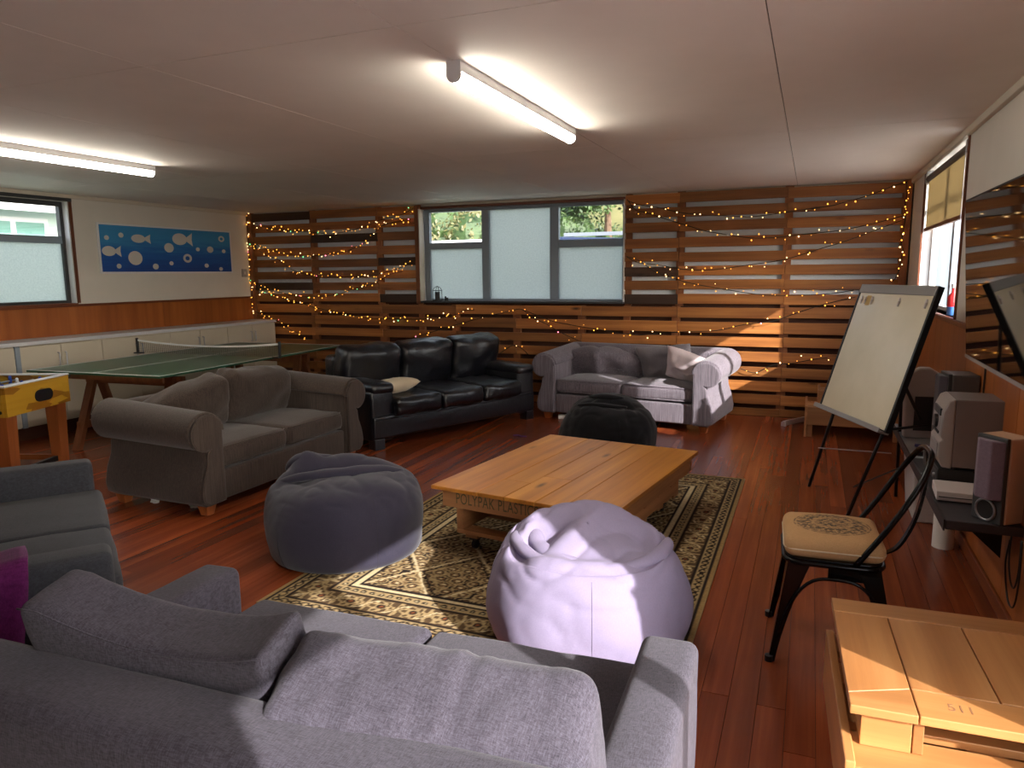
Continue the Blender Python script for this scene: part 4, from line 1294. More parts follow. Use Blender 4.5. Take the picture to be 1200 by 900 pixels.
# lilac: tall front wall, collapsed crown with a rim in front and a slack mound behind
def lil(x, y):
    h = 0.20 * G(x, y, -0.05, 0.42, 0.60, 0.34) - 0.16 * G(x, y, -0.42, -0.18, 0.20, 0.34, -30) - 0.09 * G(x, y, 0.0, -0.42, 0.42, 0.14)
    h += 0.07 * G(x, y, -0.12, -0.02, 0.16, 0.34, -38, 1.4) - 0.10 * G(x, y, 0.52, 0.02, 0.16, 0.30, 20) + 0.05 * G(x, y, 0.66, -0.05, 0.10, 0.34, 12)
    h += 0.05 * G(x, y, -0.66, -0.05, 0.08, 0.36, -14)
    return h
lb = beanbag('pale lilac bean bag in sun on the near end of the rug', (-0.845, 2.90, 0.009), 0.445, 0.47, M['baglilac'], M['seamlilac'],
    [(0, 0), (0.62, 0.0), (0.84, 0.01), (0.95, 0.09), (1.0, 0.26), (0.985, 0.45), (0.93, 0.64), (0.86, 0.79), (0.80, 0.86), (0.775, 0.855), (0.75, 0.87), (0.66, 0.93), (0.5, 0.95), (0.3, 0.96), (0.1, 0.97), (0, 0.97)],
    1, 8, topfn=lil, crease=0.010, seams=4, seam_top=0.50)
flap(lb, M['baglilac'], [(-0.335, 0.10, 0.40), (-0.315, -0.02, 0.412), (-0.265, -0.13, 0.412), (-0.17, -0.23, 0.405), (-0.05, -0.285, 0.400), (0.10, -0.29, 0.398)], 0.030, 2, 0.8)
flap(lb, M['baglilac'], [(-0.25, 0.14, 0.43), (-0.235, 0.02, 0.42), (-0.19, -0.08, 0.40), (-0.10, -0.16, 0.392), (0.02, -0.20, 0.392)], 0.040, 5, 0.7)
flap(lb, M['baglilac'], [(0.335, 0.14, 0.40), (0.335, 0.02, 0.415), (0.30, -0.10, 0.412), (0.22, -0.20, 0.405), (0.10, -0.25, 0.40)], 0.032, 9, 0.8)
# navy grey: squat, upright front, a slack peak lying back over the top
def nav(x, y):
    h = 0.16 * G(x, y, -0.15, 0.30, 0.62, 0.26, 12) - 0.10 * G(x, y, -0.1, -0.02, 0.62, 0.10, 14) + 0.12 * G(x, y, -0.55, 0.25, 0.18)
    return h - 0.05 * G(x, y, -0.5, -0.3, 0.2)
db = beanbag('dark navy grey bean bag between the brown sofa and the rug', (-2.42, 3.35, 0.004), 0.43, 0.47, M['bagdark'], M['seamdark'],
    [(0, 0), (0.72, 0.0), (0.90, 0.01), (0.98, 0.08), (1.02, 0.24), (1.03, 0.45), (1.0, 0.64), (0.93, 0.80), (0.82, 0.89), (0.66, 0.945), (0.45, 0.97), (0.2, 0.98), (0, 0.98)],
    2, 28, 1.02, 0.98, topfn=nav, crease=0.008, seams=5, seam_top=0.62)
flap(db, M['bagdark'], [(-0.36, -0.02, 0.42), (-0.20, -0.06, 0.455), (0.0, -0.04, 0.462), (0.18, 0.03, 0.455), (0.33, 0.12, 0.42)], 0.045, 3, 0.7)
flap(db, M['bagdark'], [(-0.34, 0.12, 0.45), (-0.26, 0.10, 0.51), (-0.14, 0.12, 0.50), (0.0, 0.15, 0.49)], 0.05, 7, 0.8)
# black
def blk(x, y):
    return 0.10 * G(x, y, 0.0, 0.15, 0.5, 0.3) - 0.08 * G(x, y, 0.15, -0.28, 0.5, 0.10, 8) - 0.10 * G(x, y, 0.38, -0.25, 0.16, 0.08, 20)
bb = beanbag('black bean bag between the coffee table and the striped sofa', (-1.63, 6.22, 0.004), 0.44, 0.46, M['bagblack'], M['bagblack'],
    [(0, 0), (0.70, 0.0), (0.90, 0.01), (0.98, 0.09), (1.0, 0.26), (0.97, 0.46), (0.90, 0.64), (0.78, 0.80), (0.62, 0.90), (0.45, 0.95), (0.2, 0.98), (0, 0.99)],
    3, 0, topfn=blk, crease=0.012, seams=5, seam_top=0.6)
flap(bb, M['bagblack'], [(-0.24, -0.16, 0.41), (-0.08, -0.20, 0.43), (0.08, -0.19, 0.42), (0.20, -0.12, 0.41)], 0.032, 4, 0.7)
flap(bb, M['bagblack'], [(-0.18, 0.02, 0.46), (-0.02, -0.03, 0.475), (0.14, 0.02, 0.46)], 0.05, 6, 0.6)

# ------------------------------------------------------------------ rug
def rug():
    x0, x1, y0, y1 = -2.42, -0.40, 2.60, 5.62
    nx, ny = 260, 388
    X = np.linspace(x0, x1, nx + 1); Y = np.linspace(y0, y1, ny + 1)
    gx, gy = np.meshgrid(X, Y, indexing='ij')
    u = (gx - x0) * 100; v = (gy - y0) * 100
    Wc, Hc = (x1 - x0) * 100, (y1 - y0) * 100
    e = np.minimum(np.minimum(u, Wc - u), np.minimum(v, Hc - v))
    along = np.where(np.minimum(u, Wc - u) < np.minimum(v, Hc - v), v, u)
    r = np.random.RandomState(4)
    wob = lambda k: np.kron(r.rand((nx + 1) // k + 2, (ny + 1) // k + 2), np.ones((k, k)))[:nx + 1, :ny + 1] - 0.5
    u = u + wob(3) * 0.9; v = v + wob(3) * 0.9; along = along + wob(4) * 1.2
    nz = r.rand(nx + 1, ny + 1)
    tan = np.array(L(158, 136, 98)[:3]); cream = np.array(L(196, 178, 140)[:3]); dk = np.array(L(38, 30, 28)[:3]); br = np.array(L(104, 76, 48)[:3]); rust = np.array(L(112, 66, 40)[:3]); navy = np.array(L(40, 40, 52)[:3])
    C = np.zeros((nx + 1, ny + 1, 3))
    def put(mask, col):
        C[mask] = col
    # field: rows of small boteh-like motifs on dark ground
    put(e >= 0, dk)
    per = 9.5
    row = np.floor(v / 6.6); ph = (row % 2) * per / 2
    a = (((u + ph) % per) - per / 2) * 1.36; b = ((v % 6.6) - 3.3) * 1.36
    d1 = np.hypot(a / 1.25, b)
    ang = np.arctan2(b, a)
    pet = np.abs(np.sin(ang * 3 + row))
    field = e >= 37
    put(field, np.array(L(112, 90, 62)[:3]))
    put(field & (np.abs(d1 - 3.9) < 0.65), tan)
    put(field & (d1 < 3.3) & (d1 > 2.5), dk)
    put(field & (d1 < 2.6 * (0.5 + 0.5 * pet)), br)
    put(field & (d1 < 1.1), cream)
    zig = np.abs(((u * 0.5 + 3 * np.sin(v / 4.0)) % 6) - 3)
    put(field & (d1 > 4.6) & (zig < 0.8), dk)
    put(field & (d1 > 4.6) & (zig > 2.3), tan)
    # large lozenges laid over the field
    lo = (np.abs(((u - Wc / 2) % 46) - 23) / 23 + np.abs(((v - Hc / 2) % 60) - 30) / 30)
    put(field & (np.abs(lo - 1.0) < 0.035), cream)
    put(field & (np.abs(lo - 0.86) < 0.03), dk)
    # borders
    def band(lo_, hi_):
        return (e >= lo_) & (e < hi_)
    put(band(0, 2.2), np.array(L(150, 122, 80)[:3]))
    put(band(2.2, 3.2), dk)
    m = band(3.2, 9.0)
    put(m, tan)
    z1 = np.abs((along % 6) - 3); ee = e - 6.1
    put(m & (np.abs(ee) < 2.2) & (np.abs(np.abs(ee) - (z1 - 0.6)) < 0.8), dk)
    put(m & (np.hypot(ee, (along % 6) - 3) < 0.9), dk)
    put(band(9.0, 10.2), dk)
    m = band(10.2, 24.0)
    put(m, np.array(L(84, 66, 46)[:3]))
    ee = e - 17.1; al = (along % 17) - 8.5
    d2 = np.hypot(ee, al * 0.9)
    an = np.arctan2(ee, al)
    put(m & (np.abs(d2 - 5.2 - 0.9 * np.cos(an * 6)) < 0.7), tan)
    put(m & (d2 < 3.6 + 0.9 * np.cos(an * 5)), tan)
    put(m & (d2 < 2.0), dk)
    put(m & (d2 < 1.0), rust)
    put(m & (np.abs(np.abs(al) - 8.3) < 0.7), tan)
    put(m & (np.abs(ee - 4.5 * np.sin(along / 17 * 2 * PI)) < 0.6) & (d2 > 5), cream)
    put(band(24.0, 25.2), dk)
    m = band(25.2, 31.0)
    put(m, tan)
    ee = e - 28.1
    put(m & (np.hypot(ee, (along % 5) - 2.5) < 1.6), dk)
    put(m & (np.hypot(ee, (along % 5) - 2.5) < 0.7), cream)
    put(band(31.0, 32.2), dk)
    put(band(32.2, 35.0), cream)
    put(band(35.0, 37.0), dk)
    C *= (0.82 + 0.36 * nz)[..., None]
    z = 0.008 + 0.0 * gx
    V = np.stack([gx - (x0 + x1) / 2, gy - (y0 + y1) / 2, z], -1).reshape(-1, 3)
    idx = np.arange((nx + 1) * (ny + 1)).reshape(nx + 1, ny + 1)
    F = np.stack([idx[:-1, :-1], idx[1:, :-1], idx[1:, 1:], idx[:-1, 1:]], -1).reshape(-1, 4)
    me = bpy.data.meshes.new('pile')
    me.vertices.add(len(V)); me.vertices.foreach_set('co', V.ravel())
    me.loops.add(F.size); me.loops.foreach_set('vertex_index', F.ravel())
    me.polygons.add(len(F)); me.polygons.foreach_set('loop_start', np.arange(0, F.size, 4))
    me.update(calc_edges=True)
    ca = me.color_attributes.new('pattern', 'FLOAT_COLOR', 'POINT')
    ca.data.foreach_set('color', np.concatenate([C.reshape(-1, 3), np.ones((len(V), 1))], 1).ravel())
    m = N('patterned rug pile')
    at = m.n('ShaderNodeAttribute'); at.attribute_name = 'pattern'
    m.l(at.outputs['Color'], m.b.inputs['Base Color'])
    m.b.inputs['Roughness'].default_value = 0.95
    m.b.inputs['Specular IOR Level'].default_value = 0.1
    m.bump(m.noise(m.mapping('Object'), 320, 2), 0.5, 0.003)
    me.materials.append(m.m)
    t = thing('rug', 'patterned brown and cream rug under the pallet coffee table', 'rug', ((x0 + x1) / 2, (y0 + y1) / 2, 0))
    o = bpy.data.objects.new('pile', me); COL.objects.link(o); o.parent = t
    hx, hy = (x1 - x0) / 2, (y1 - y0) / 2
    for n_, (a, b) in enumerate((((-hx, -hy), (-hx, hy)), ((hx, -hy), (hx, hy)), ((-hx, hy), (hx, hy)), ((-hx, -hy), (hx, -hy)))):
        MB().tube([(a[0], a[1], 0.0045), (b[0], b[1], 0.0045)], 0.0045, 6).build('edge_binding', plain('tan binding', L(150, 122, 80), 0.95), t)
    return t
rug()

# ------------------------------------------------------------------ pallet coffee table
ct = thing('coffee_table', 'low orange pine coffee table built from a pallet on the rug', 'coffee table', (-1.285, 4.13, 0.0), -8.0)
zt = 0.40
hx, hy = 0.55, 0.735
pw = [0.31, 0.17, 0.185, 0.165, 0.27]
tot = sum(pw); xx = -hx
rng = random.Random(8)
for i, w in enumerate(pw):
    w = w / tot * 2 * hx
    cuts = [(-hy, hy)]
    if i == 2: cuts = [(-hy, -0.28), (-0.28, hy)]
    if i == 1: cuts = [(-hy, -0.44), (-0.44, hy)]
    for a, b in cuts:
        MB().box2((xx + 0.0015, a + 0.001, zt - 0.022), (xx + w - 0.0015, b - 0.001, zt + rng.uniform(-0.001, 0.001))).build('plank', M['tabletop'], ct, bevel=0.003)
    xx += w
# upper frame: end fascia boards and side runners
for s in (-1, 1):
    MB().box2((-hx + 0.05, s * (hy - 0.055) - 0.011, 0.275), (hx - 0.03, s * (hy - 0.055) + 0.011, zt - 0.023)).build('fascia', M['palletobj'], ct, bevel=0.002)
for x in (-hx + 0.075, 0.0, hx - 0.06):
    MB().box2((x - 0.024, -hy + 0.07, 0.275), (x + 0.024, hy - 0.07, zt - 0.023)).build('runner', M['palletobjY'], ct)
for i in range(6):
    y = -hy + 0.12 + i * 0.235
    MB().box2((-hx + 0.07, y, 0.255), (hx - 0.05, y + 0.10, 0.274)).build('slat', M['palletobj'], ct)
# lower pallet
for x in (-hx + 0.135, 0.0, hx - 0.125):
    MB().box2((x - 0.022, -hy + 0.09, 0.135), (x + 0.022, hy - 0.09, 0.254)).build('runner', M['palletobjY'], ct)
for i in range(5):
    y = -hy + 0.088 + i * 0.3
    MB().box2((-hx + 0.113, y, 0.113), (hx - 0.103, y + 0.09, 0.134)).build('slat', M['palletobj'], ct)
for sx in (-1, 1):
    for sy in (-1, 1):
        MB().box((sx * (hx - 0.19), sy * (hy - 0.16), 0.097), (0.08, 0.08, 0.032)).build('block', M['palletobj'], ct)
        w_ = MB().cyl((sx * (hx - 0.19), sy * (hy - 0.16), 0.034), 0.026, 0.022, 16, 'X').box((sx * (hx - 0.19), sy * (hy - 0.16), 0.072), (0.05, 0.05, 0.018)).build('castor', M['black'], ct)
def stencil(txt, size, parent, loc, rot, mat, name='lettering', sx=1.0):
    cu = bpy.data.curves.new(name, 'FONT'); cu.body = txt; cu.size = size; cu.extrude = 0.0003
    cu.space_character = 1.05
    o = bpy.data.objects.new(name, cu); COL.objects.link(o)
    dg = bpy.context.evaluated_depsgraph_get()
    me = bpy.data.meshes.new_from_object(o.evaluated_get(dg))
    bpy.data.objects.remove(o)
    me.materials.append(mat)
    o = bpy.data.objects.new(name, me); COL.objects.link(o); o.parent = parent
    o.location = loc; o.rotation_euler = rot; o.scale = (sx, 1, 1)
    return o
M['ink'] = mottled('faded green stencil ink', L(66, 74, 50), L(112, 92, 62), 60, 0.8)
stencil('POLYPAK PLASTICS', 0.088, ct, (-hx + 0.14, -hy + 0.0425, 0.303), (PI / 2, 0, 0), M['ink'], sx=0.66)
stencil('DEP    IC', 0.088, ct, (-hx + 0.77, -hy + 0.0425, 0.303), (PI / 2, 0, 0), M['ink'], sx=0.55)

# ------------------------------------------------------------------ near right pallet bench
ub = thing('pallet_bench', 'honey pine bench made of stacked pallets in the near right corner', 'bench', (0.138, 1.86, 0), 2.6)
zt = 0.50
bx, by = 0.74, 0.64
th_ = 0.024
def bd(a, b, mat, z=zt, nm='plank', th=th_):
    MB().box2((a[0] + 0.0015, a[1] + 0.0015, z - th), (b[0] - 0.0015, b[1] - 0.0015, z)).build(nm, mat, ub, bevel=0.0025)
MB().hexa([(0.0015, 0.062, zt - th_), (0.1535, 0.125, zt - th_), (0.1535, by - 0.1015, zt - th_), (0.0015, by - 0.1015, zt - th_)], [(0.0015, 0.062, zt), (0.1535, 0.125, zt), (0.1535, by - 0.1015, zt), (0.0015, by - 0.1015, zt)]).build('plank', M['pineY'], ub, bevel=0.0025)
bd((0.155, 0.125), (0.355, by - 0.10), M['pineY'])
bd((0.355, 0.125), (0.55, by - 0.10), M['pineY'])
bd((0.55, 0.125), (bx, by - 0.10), M['pineY'])
bd((0, by - 0.10), (bx, by), M['pineX'])
bd((0.155, 0.0), (bx, 0.125), M['pineX'])
# mitred near left corner
MB().hexa([(0.0015, 0.0, zt - th_), (0.1535, 0.0, zt - th_), (0.1535, 0.123, zt - th_), (0.0015, 0.060, zt - th_)], [(0.0015, 0.0, zt), (0.1535, 0.0, zt), (0.1535, 0.123, zt), (0.0015, 0.060, zt)]).build('plank', M['pineX'], ub, bevel=0.0025)
for x, w, m_ in ((0.03, 0.115, M['pineX']), (bx - 0.13, 0.10, M['pineX'])):
    for y in (0.018, by / 2 - 0.05, by - 0.12):
        MB().box2((x, y, 0.386), (x + w, y + 0.10, zt - th_ - 0.001)).build('block', m_, ub, bevel=0.002)
MB().box2((0.148, 0.02, 0.386), (0.172, by - 0.02, zt - th_ - 0.001)).build('runner', M['pineY'], ub, bevel=0.002)
for k in range(4):
    y = -0.075 + k * 0.19
    MB().box2((0.004, y, 0.362), (bx, y + (0.15 if k == 0 else 0.12), 0.385)).build('slat', M['pineX'], ub, bevel=0.0025)
MB().box2((-0.012, -0.08, 0.21), (0.012, by - 0.03, 0.40)).build('side_board', M['pineY'], ub, bevel=0.003)
MB().box2((bx - 0.024, -0.07, 0.21), (bx, by - 0.03, 0.361)).build('side_board', M['pineY'], ub)
for x in (0.05, bx / 2 - 0.05, bx - 0.16):
    for y in (-0.06, by / 2 - 0.08, by - 0.16):
        MB().box2((x, y, 0.232), (x + 0.10, y + 0.09, 0.361)).build('block', M['pineX'], ub)
for k in range(4):
    y = -0.075 + k * 0.19
    MB().box2((0.014, y, 0.21), (bx - 0.026, y + 0.12, 0.231)).build('slat', M['pineX'], ub, bevel=0.0025)
for x in (0.02, bx / 2 - 0.05, bx - 0.12):
    for y in (-0.06, by / 2 - 0.08, by - 0.16):
        MB().box2((x, y, 0.0), (x + 0.10, y + 0.09, 0.209)).build('leg', M['pineX'], ub)
stencil('511', 0.045, ub, (0.225, 0.05, zt + 0.0003), (0, 0, 0), mottled('worn stamp ink', L(150, 104, 66), L(120, 84, 56), 50, 0.8), sx=0.9)

# ------------------------------------------------------------------ metal chair
ch = thing('metal_chair', 'black metal cafe chair with a burlap cushion beside the shelf', 'chair', (0.125, 3.16, 0), 93)
# local: front +y (towards the rug), width along x
def Lr(p):
    return p
sw_, sd = 0.175, 0.175
zs = 0.44
prof = []
def rr_(hx, hy, r, n=5):
    out = []
    for cx_, cy_, a0 in ((hx - r, hy - r, 0), (-hx + r, hy - r, 90), (-hx + r, -hy + r, 180), (hx - r, -hy + r, 270)):
        for k in range(n + 1):
            a = math.radians(a0 + 90 * k / n)
            out.append((cx_ + r * math.cos(a), cy_ + r * math.sin(a)))
    return out
MB().prism(rr_(0.18, 0.18, 0.07), 'Z', zs - 0.012, zs).build('seat', M['blacksteel'], ch, bevel=0.004)
MB().tube([(x, y, zs - 0.018) for x, y in rr_(0.182, 0.182, 0.07)], 0.011, 8, True).build('seat_rim', M['blacksteel'], ch, True)
feet = {(-1, 1): (-0.205, 0.225), (1, 1): (0.205, 0.225), (-1, -1): (-0.215, -0.25), (1, -1): (0.215, -0.25)}
for (sx, sy), (fx, fy) in feet.items():
    top = Vector((sx * 0.172, sy * 0.165, zs - 0.01)); bot = Vector((fx, fy, 0.0))
    # pressed sheet leg: wide at the top, narrow at the foot, folded in an angle
    mb = MB()
    wt_, wb_ = 0.085, 0.022
    ix = Vector((-sx, 0, 0)); iy = Vector((0, -sy, 0))
    rows = []
    for k in range(9):
        f = k / 8
        w = wb_ + (wt_ - wb_) * (1 - f) ** 1.7
        c = top.lerp(bot, f)
        rows.append((c + ix * w, c, c + iy * w))
    vs = [p for r_ in rows for p in r_]
    fs = []
    for k in range(8):
        for j in range(2):
            a = k * 3 + j
            fs.append((a, a + 1, a + 4, a + 3))
    mb.add(vs, fs)
    o = mb.build('leg', M['blacksteel'], ch)
    md = o.modifiers.new('sheet', 'SOLIDIFY'); md.thickness = 0.006; md.offset = 0
    MB().cyl((fx, fy, 0.012), 0.017, 0.024, 10).build('foot_cap', M['black'], o)
# arched side aprons: arch runs from front leg up under the seat and down the rear leg
def arch(P, Q):
    P = Vector(P); Q = Vector(Q); pts = []
    for k in range(21):
        f = k / 20
        p = P.lerp(Q, f); h = max(P.z, Q.z)
        p.z = P.z + (Q.z - P.z) * f + (0.395 - 0.12) * (1 - abs(2 * f - 1) ** 3.2)
        pts.append(p)
    return pts
for sx in (-1, 1):
    MB().tube(arch((sx * 0.198, 0.20, 0.10), (sx * 0.205, -0.22, 0.10)), 0.007, 6).build('leg_arch', M['blacksteel'], ch, True)
# side aprons (sheet) between seat and arch
for sx in (-1, 1):
    MB().box2((sx * 0.176 - 0.002, -0.17, zs - 0.075), (sx * 0.176 + 0.002, 0.02, zs - 0.02)).build('apron', M['blacksteel'], ch)
hoop = smooth_path([(-0.178, -0.075, zs - 0.01), (-0.178, -0.185, 0.60), (-0.165, -0.275, 0.76), (-0.10, -0.322, 0.855), (0.0, -0.332, 0.872), (0.10, -0.322, 0.855), (0.165, -0.275, 0.76), (0.178, -0.185, 0.60), (0.178, -0.075, zs - 0.01)], 7)
MB().tube(hoop, 0.0115, 10).build('back_hoop', M['blacksteel'], ch, True)
br_ = smooth_path([(0.0, -0.185, zs - 0.015), (0.0, -0.25, zs + 0.03), (0.0, -0.305, 0.60), (0.0, -0.332, 0.78), (0.0, -0.331, 0.862)], 7)
mb = MB()
for a, b in zip(br_[:-1], br_[1:]):
    mb.hexa([(a.x - 0.016, a.y - 0.006, a.z), (a.x + 0.016, a.y - 0.006, a.z), (a.x + 0.016, a.y + 0.006, a.z), (a.x - 0.016, a.y + 0.006, a.z)],
            [(b.x - 0.016, b.y - 0.006, b.z), (b.x + 0.016, b.y - 0.006, b.z), (b.x + 0.016, b.y + 0.006, b.z), (b.x - 0.016, b.y + 0.006, b.z)])
mb.build('back_brace', M['blacksteel'], ch)
def _burlap():
    m = N('printed burlap')
    v = m.mapping('Object', (1, 1, 1))
    base = m.ramp(m.noise(m.mapping('Object', (500, 500, 500)), 1, 2), [(0.35, L(168, 128, 84)), (0.65, L(196, 156, 108))])
    tc = m.n('ShaderNodeTexCoord'); mp = m.n('ShaderNodeMapping'); mp.inputs['Scale'].default_value = (1 / 0.128, 1 / 0.15, 0)
    m.l(tc.outputs['Object'], mp.inputs[0])
    ln = m.n('ShaderNodeVectorMath', operation='LENGTH'); m.l(mp.outputs[0], ln.inputs[0])
    rings = m.ramp(ln.outputs['Value'], [(0.0, (0.5, 0.5, 0.5, 1)), (0.30, (1, 1, 1, 1)), (0.50, (0.2, 0.2, 0.2, 1)), (0.56, (0.9, 0.9, 0.9, 1)), (0.9, (0.75, 0.75, 0.75, 1)), (0.93, (0, 0, 0, 1)), (0.97, (1, 1, 1, 1)), (1.0, (0, 0, 0, 1))])
    brk = m.ramp(m.noise(m.mapping('Object', (60, 60, 0)), 1.0, 3), [(0.42, (0.15, 0.15, 0.15, 1)), (0.55, (1, 1, 1, 1))])
    f = m.mix(1.0, rings, brk, 'MULTIPLY')
    nz = m.n('ShaderNodeSeparateXYZ'); geo = m.n('ShaderNodeTexCoord'); m.l(geo.outputs['Normal'], nz.inputs[0])
    up = m.n('ShaderNodeMath', operation='GREATER_THAN'); up.inputs[1].default_value = 0.6; m.l(nz.outputs['Z'], up.inputs[0])
    f2 = m.mix(1.0, f, up.outputs[0], 'MULTIPLY')
    m.l(m.mix(f2, base, L(46, 42, 38)), m.b.inputs['Base Color'])
    m.b.inputs['Roughness'].default_value = 0.9
    return m.m
sc_ = thing('seat_cushion', 'tan burlap seat cushion with a dark printed ring on the metal chair', 'cushion', (0.125, 3.16, zs), 93)
mb = MB(); soft_box(mb, (0, 0, 0.042), (0.36, 0.37, 0.082), 0.036, (10, 10, 2), (0, 0, 0.02), 0.003, 6, 90)
mb.build('cover', _burlap(), sc_, True)
MB().tube([(x, y, 0.036) for x, y in rr_(0.181, 0.186, 0.045)], 0.003, 5, True).build('seam', M['cream'], sc_)

# ------------------------------------------------------------------ whiteboard on its easel
ea = thing('easel_whiteboard', 'cream whiteboard leaning on a black metal easel', 'whiteboard', (0, 0, 0))
TL, TR, BL, BR = (Vector(p) for p in ((0.335, 5.636, 1.471), (0.684, 4.796, 1.474), (0.102, 5.535, 0.616), (0.451, 4.695, 0.620)))
ctr = (TL + TR + BL + BR) / 4
ex = ((TR - TL) + (BR - BL)).normalized(); ey = ((TL - BL) + (TR - BR)); ey = (ey - ex * ey.dot(ex)).normalized(); ez = ex.cross(ey)
wB = ((TR - TL).length + (BR - BL).length) / 2; hB = ((TL - BL).length + (TR - BR).length) / 2
MBd = Matrix((ex, ey, ez)).transposed()
def bq(x, y, z=0.0):
    return ctr + MBd @ Vector((x, y, z))
MB().box(ctr, (wB - 0.02, hB - 0.02, 0.014), MBd).build('board', M['board'], ea)
for s in (-1, 1):
    MB().box(bq(s * (wB / 2 - 0.006), 0, -0.006), (0.022, hB, 0.036), MBd).build('side_rail', M['black'], ea, bevel=0.003)
MB().box(bq(0, hB / 2 - 0.03, 0.008), (wB - 0.012, 0.06, 0.016), MBd).build('clamp_bar', M['greyplastic'], ea, bevel=0.004)
MB().box(bq(0, -hB / 2 - 0.005, 0.02), (wB, 0.012, 0.07), MBd).box(bq(0, -hB / 2 + 0.008, 0.05), (wB, 0.024, 0.008), MBd).build('pen_tray', M['greyplastic'], ea, bevel=0.003)
for x in (-0.39, -0.34, -0.25, 0.09, 0.385):
    MB().tube([bq(x, hB / 2 - 0.085, 0.008), bq(x + 0.012, hB / 2 - 0.105, 0.014), bq(x + 0.004, hB / 2 - 0.135, 0.008)], 0.008, 6).build('hook', M['whiteplastic'], ea)
MB().box(bq(-0.30, hB / 2 - 0.11, 0.0078), (0.055, 0.07, 0.001), MBd).build('sticky_note', plain('faded tape', L(206, 176, 120), 0.7), ea)
leg = lambda a, b, r=0.011: MB().tube([a, b], r, 8).build('leg', M['darksteel'], ea, True)
leg((0.053, 5.603, 0), bq(-wB / 2 + 0.14, -hB / 2 + 0.3, -0.03))
leg((0.265, 4.852, 0), bq(wB / 2 - 0.06, -hB / 2 + 0.3, -0.03))
leg((0.615, 5.55, 0), bq(0.12, hB / 2 - 0.10, -0.03))
MB().tube([bq(wB / 2 - 0.02, -hB / 2 + 0.28, -0.03), (0.66, 5.02, 0.66), (0.615, 5.55, 0.06)][:2], 0.010, 8).build('strut', M['darksteel'], ea)
MB().tube([bq(wB / 2 - 0.02, -hB / 2 + 0.03, -0.03), (0.70, 5.02, 0.62)], 0.009, 8).build('strut', M['darksteel'], ea)
MB().tube([(0.098, 5.45, 0.33), (0.56, 5.45, 0.33)], 0.004, 6).build('brace', M['chrome'], ea)
MB().tube([(0.30, 4.83, 0.24), (0.60, 5.40, 0.24)], 0.006, 6).build('brace', M['darksteel'], ea)

# ------------------------------------------------------------------ timber crates behind the easel
cr = thing('timber_crate', 'low pallet timber crate on the floor behind the whiteboard', 'crate', (0.02, 7.33, 0), 0)
MB().box2((0, 0, 0.12), (0.80, 0.022, 0.29)).build('front_board', M['palletobj'], cr, bevel=0.003)
MB().box2((-0.022, 0.0, 0.0), (0.0, 0.62, 0.295)).build('side_board', M['palletobjY'], cr, bevel=0.003)
MB().box2((0.80, 0.0, 0.0), (0.82, 0.62, 0.295)).build('side_board', M['palletobjY'], cr, bevel=0.003)
for k in range(5):
    MB().box2((0, 0.024 + k * 0.12, 0.27), (0.80, 0.13 + k * 0.12, 0.29)).build('slat', M['palletobj'], cr)
MB().box2((0, 0.022, 0.0), (0.05, 0.07, 0.12)).build('leg', M['palletobj'], cr)
MB().box2((0.74, 0.022, 0.0), (0.80, 0.07, 0.12)).build('leg', M['palletobj'], cr)
cr2 = thing('timber_crate', 'smaller pallet timber crate standing on the low one behind the whiteboard', 'crate', (0.13, 7.55, 0.296), 0)
MB().box2((0, 0, 0.0), (0.66, 0.022, 0.12)).build('front_board', M['palletobj'], cr2, bevel=0.003)
MB().box2((-0.022, 0.0, 0.0), (0.0, 0.40, 0.125)).build('side_board', M['palletobjY'], cr2, bevel=0.003)
MB().box2((0.66, 0.0, 0.0), (0.68, 0.40, 0.125)).build('side_board', M['palletobjY'], cr2, bevel=0.003)
for k in range(3):
    MB().box2((0, 0.03 + k * 0.12, 0.085), (0.66, 0.14 + k * 0.12, 0.105)).build('slat', M['palletobj'], cr2)
o = MB().box((0, 0, 0.028), (0.02, 0.38, 0.05)).box((0.0, -0.18, 0.02), (0.05, 0.02, 0.04)).build('skirting_offcut', M['whiteplastic'])
o.location = (-0.10, 7.93, 0.0); o.rotation_euler = (0, 0, math.radians(-32))
tag(o, 'white offcut strip on the floor by the timber crate', 'offcut')

# ------------------------------------------------------------------ shelf with hi-fi
sh = thing('wall_shelf', 'dark shelf along the right wall carrying the stereo', 'shelf', (XR - 0.013, 3.49, 0.0))
MB().box2((-0.287, 0.0, 0.458), (-0.0, 1.15, 0.50)).build('shelf_board', plain('charcoal laminate', L(56, 54, 58), 0.5), sh, bevel=0.004)
MB().box2((-0.287, 1.152, 0.458), (-0.0, 2.16, 0.50)).build('shelf_board', [plain('pale blue grey glass', L(190, 200, 208), 0.15)], sh, bevel=0.004)
MB().box2((-0.295, 0.0, 0.452), (-0.2885, 2.16, 0.502)).build('edge_strip', plain('dark edge', L(44, 42, 46), 0.5), sh)
for y in (0.25, 1.1, 1.36):
    MB().prism([(-0.22, 0.457), (-0.02, 0.457), (-0.02, 0.27)], 'Y', y, y + 0.02).build('bracket', M['darksteel'], sh)
am = thing('amplifier', 'flat black amplifier under the silver stereo', 'amplifier', (0.745, 4.17, 0.502))
MB().box2((-0.125, -0.17, 0.008), (0.125, 0.30, 0.098)).build('case', M['black'], am, bevel=0.004)
MB().box2((-0.128, -0.16, 0.02), (-0.125, 0.29, 0.085)).build('front_panel', M['darkframe'], am)
for y in (-0.1, 0.0, 0.12):
    MB().cyl((-0.132, y, 0.05), 0.012, 0.012, 12, 'X').build('knob', M['chrome'], am)
for a, b in ((-0.1, -0.14), (0.1, -0.14), (-0.1, 0.27), (0.1, 0.27)):
    MB().cyl((a, b, 0.004), 0.012, 0.008, 10).build('foot', M['black'], am)
st = thing('stereo', 'silver grey mini stereo with curved front on the wall shelf', 'stereo', (0.765, 4.14, 0.602))
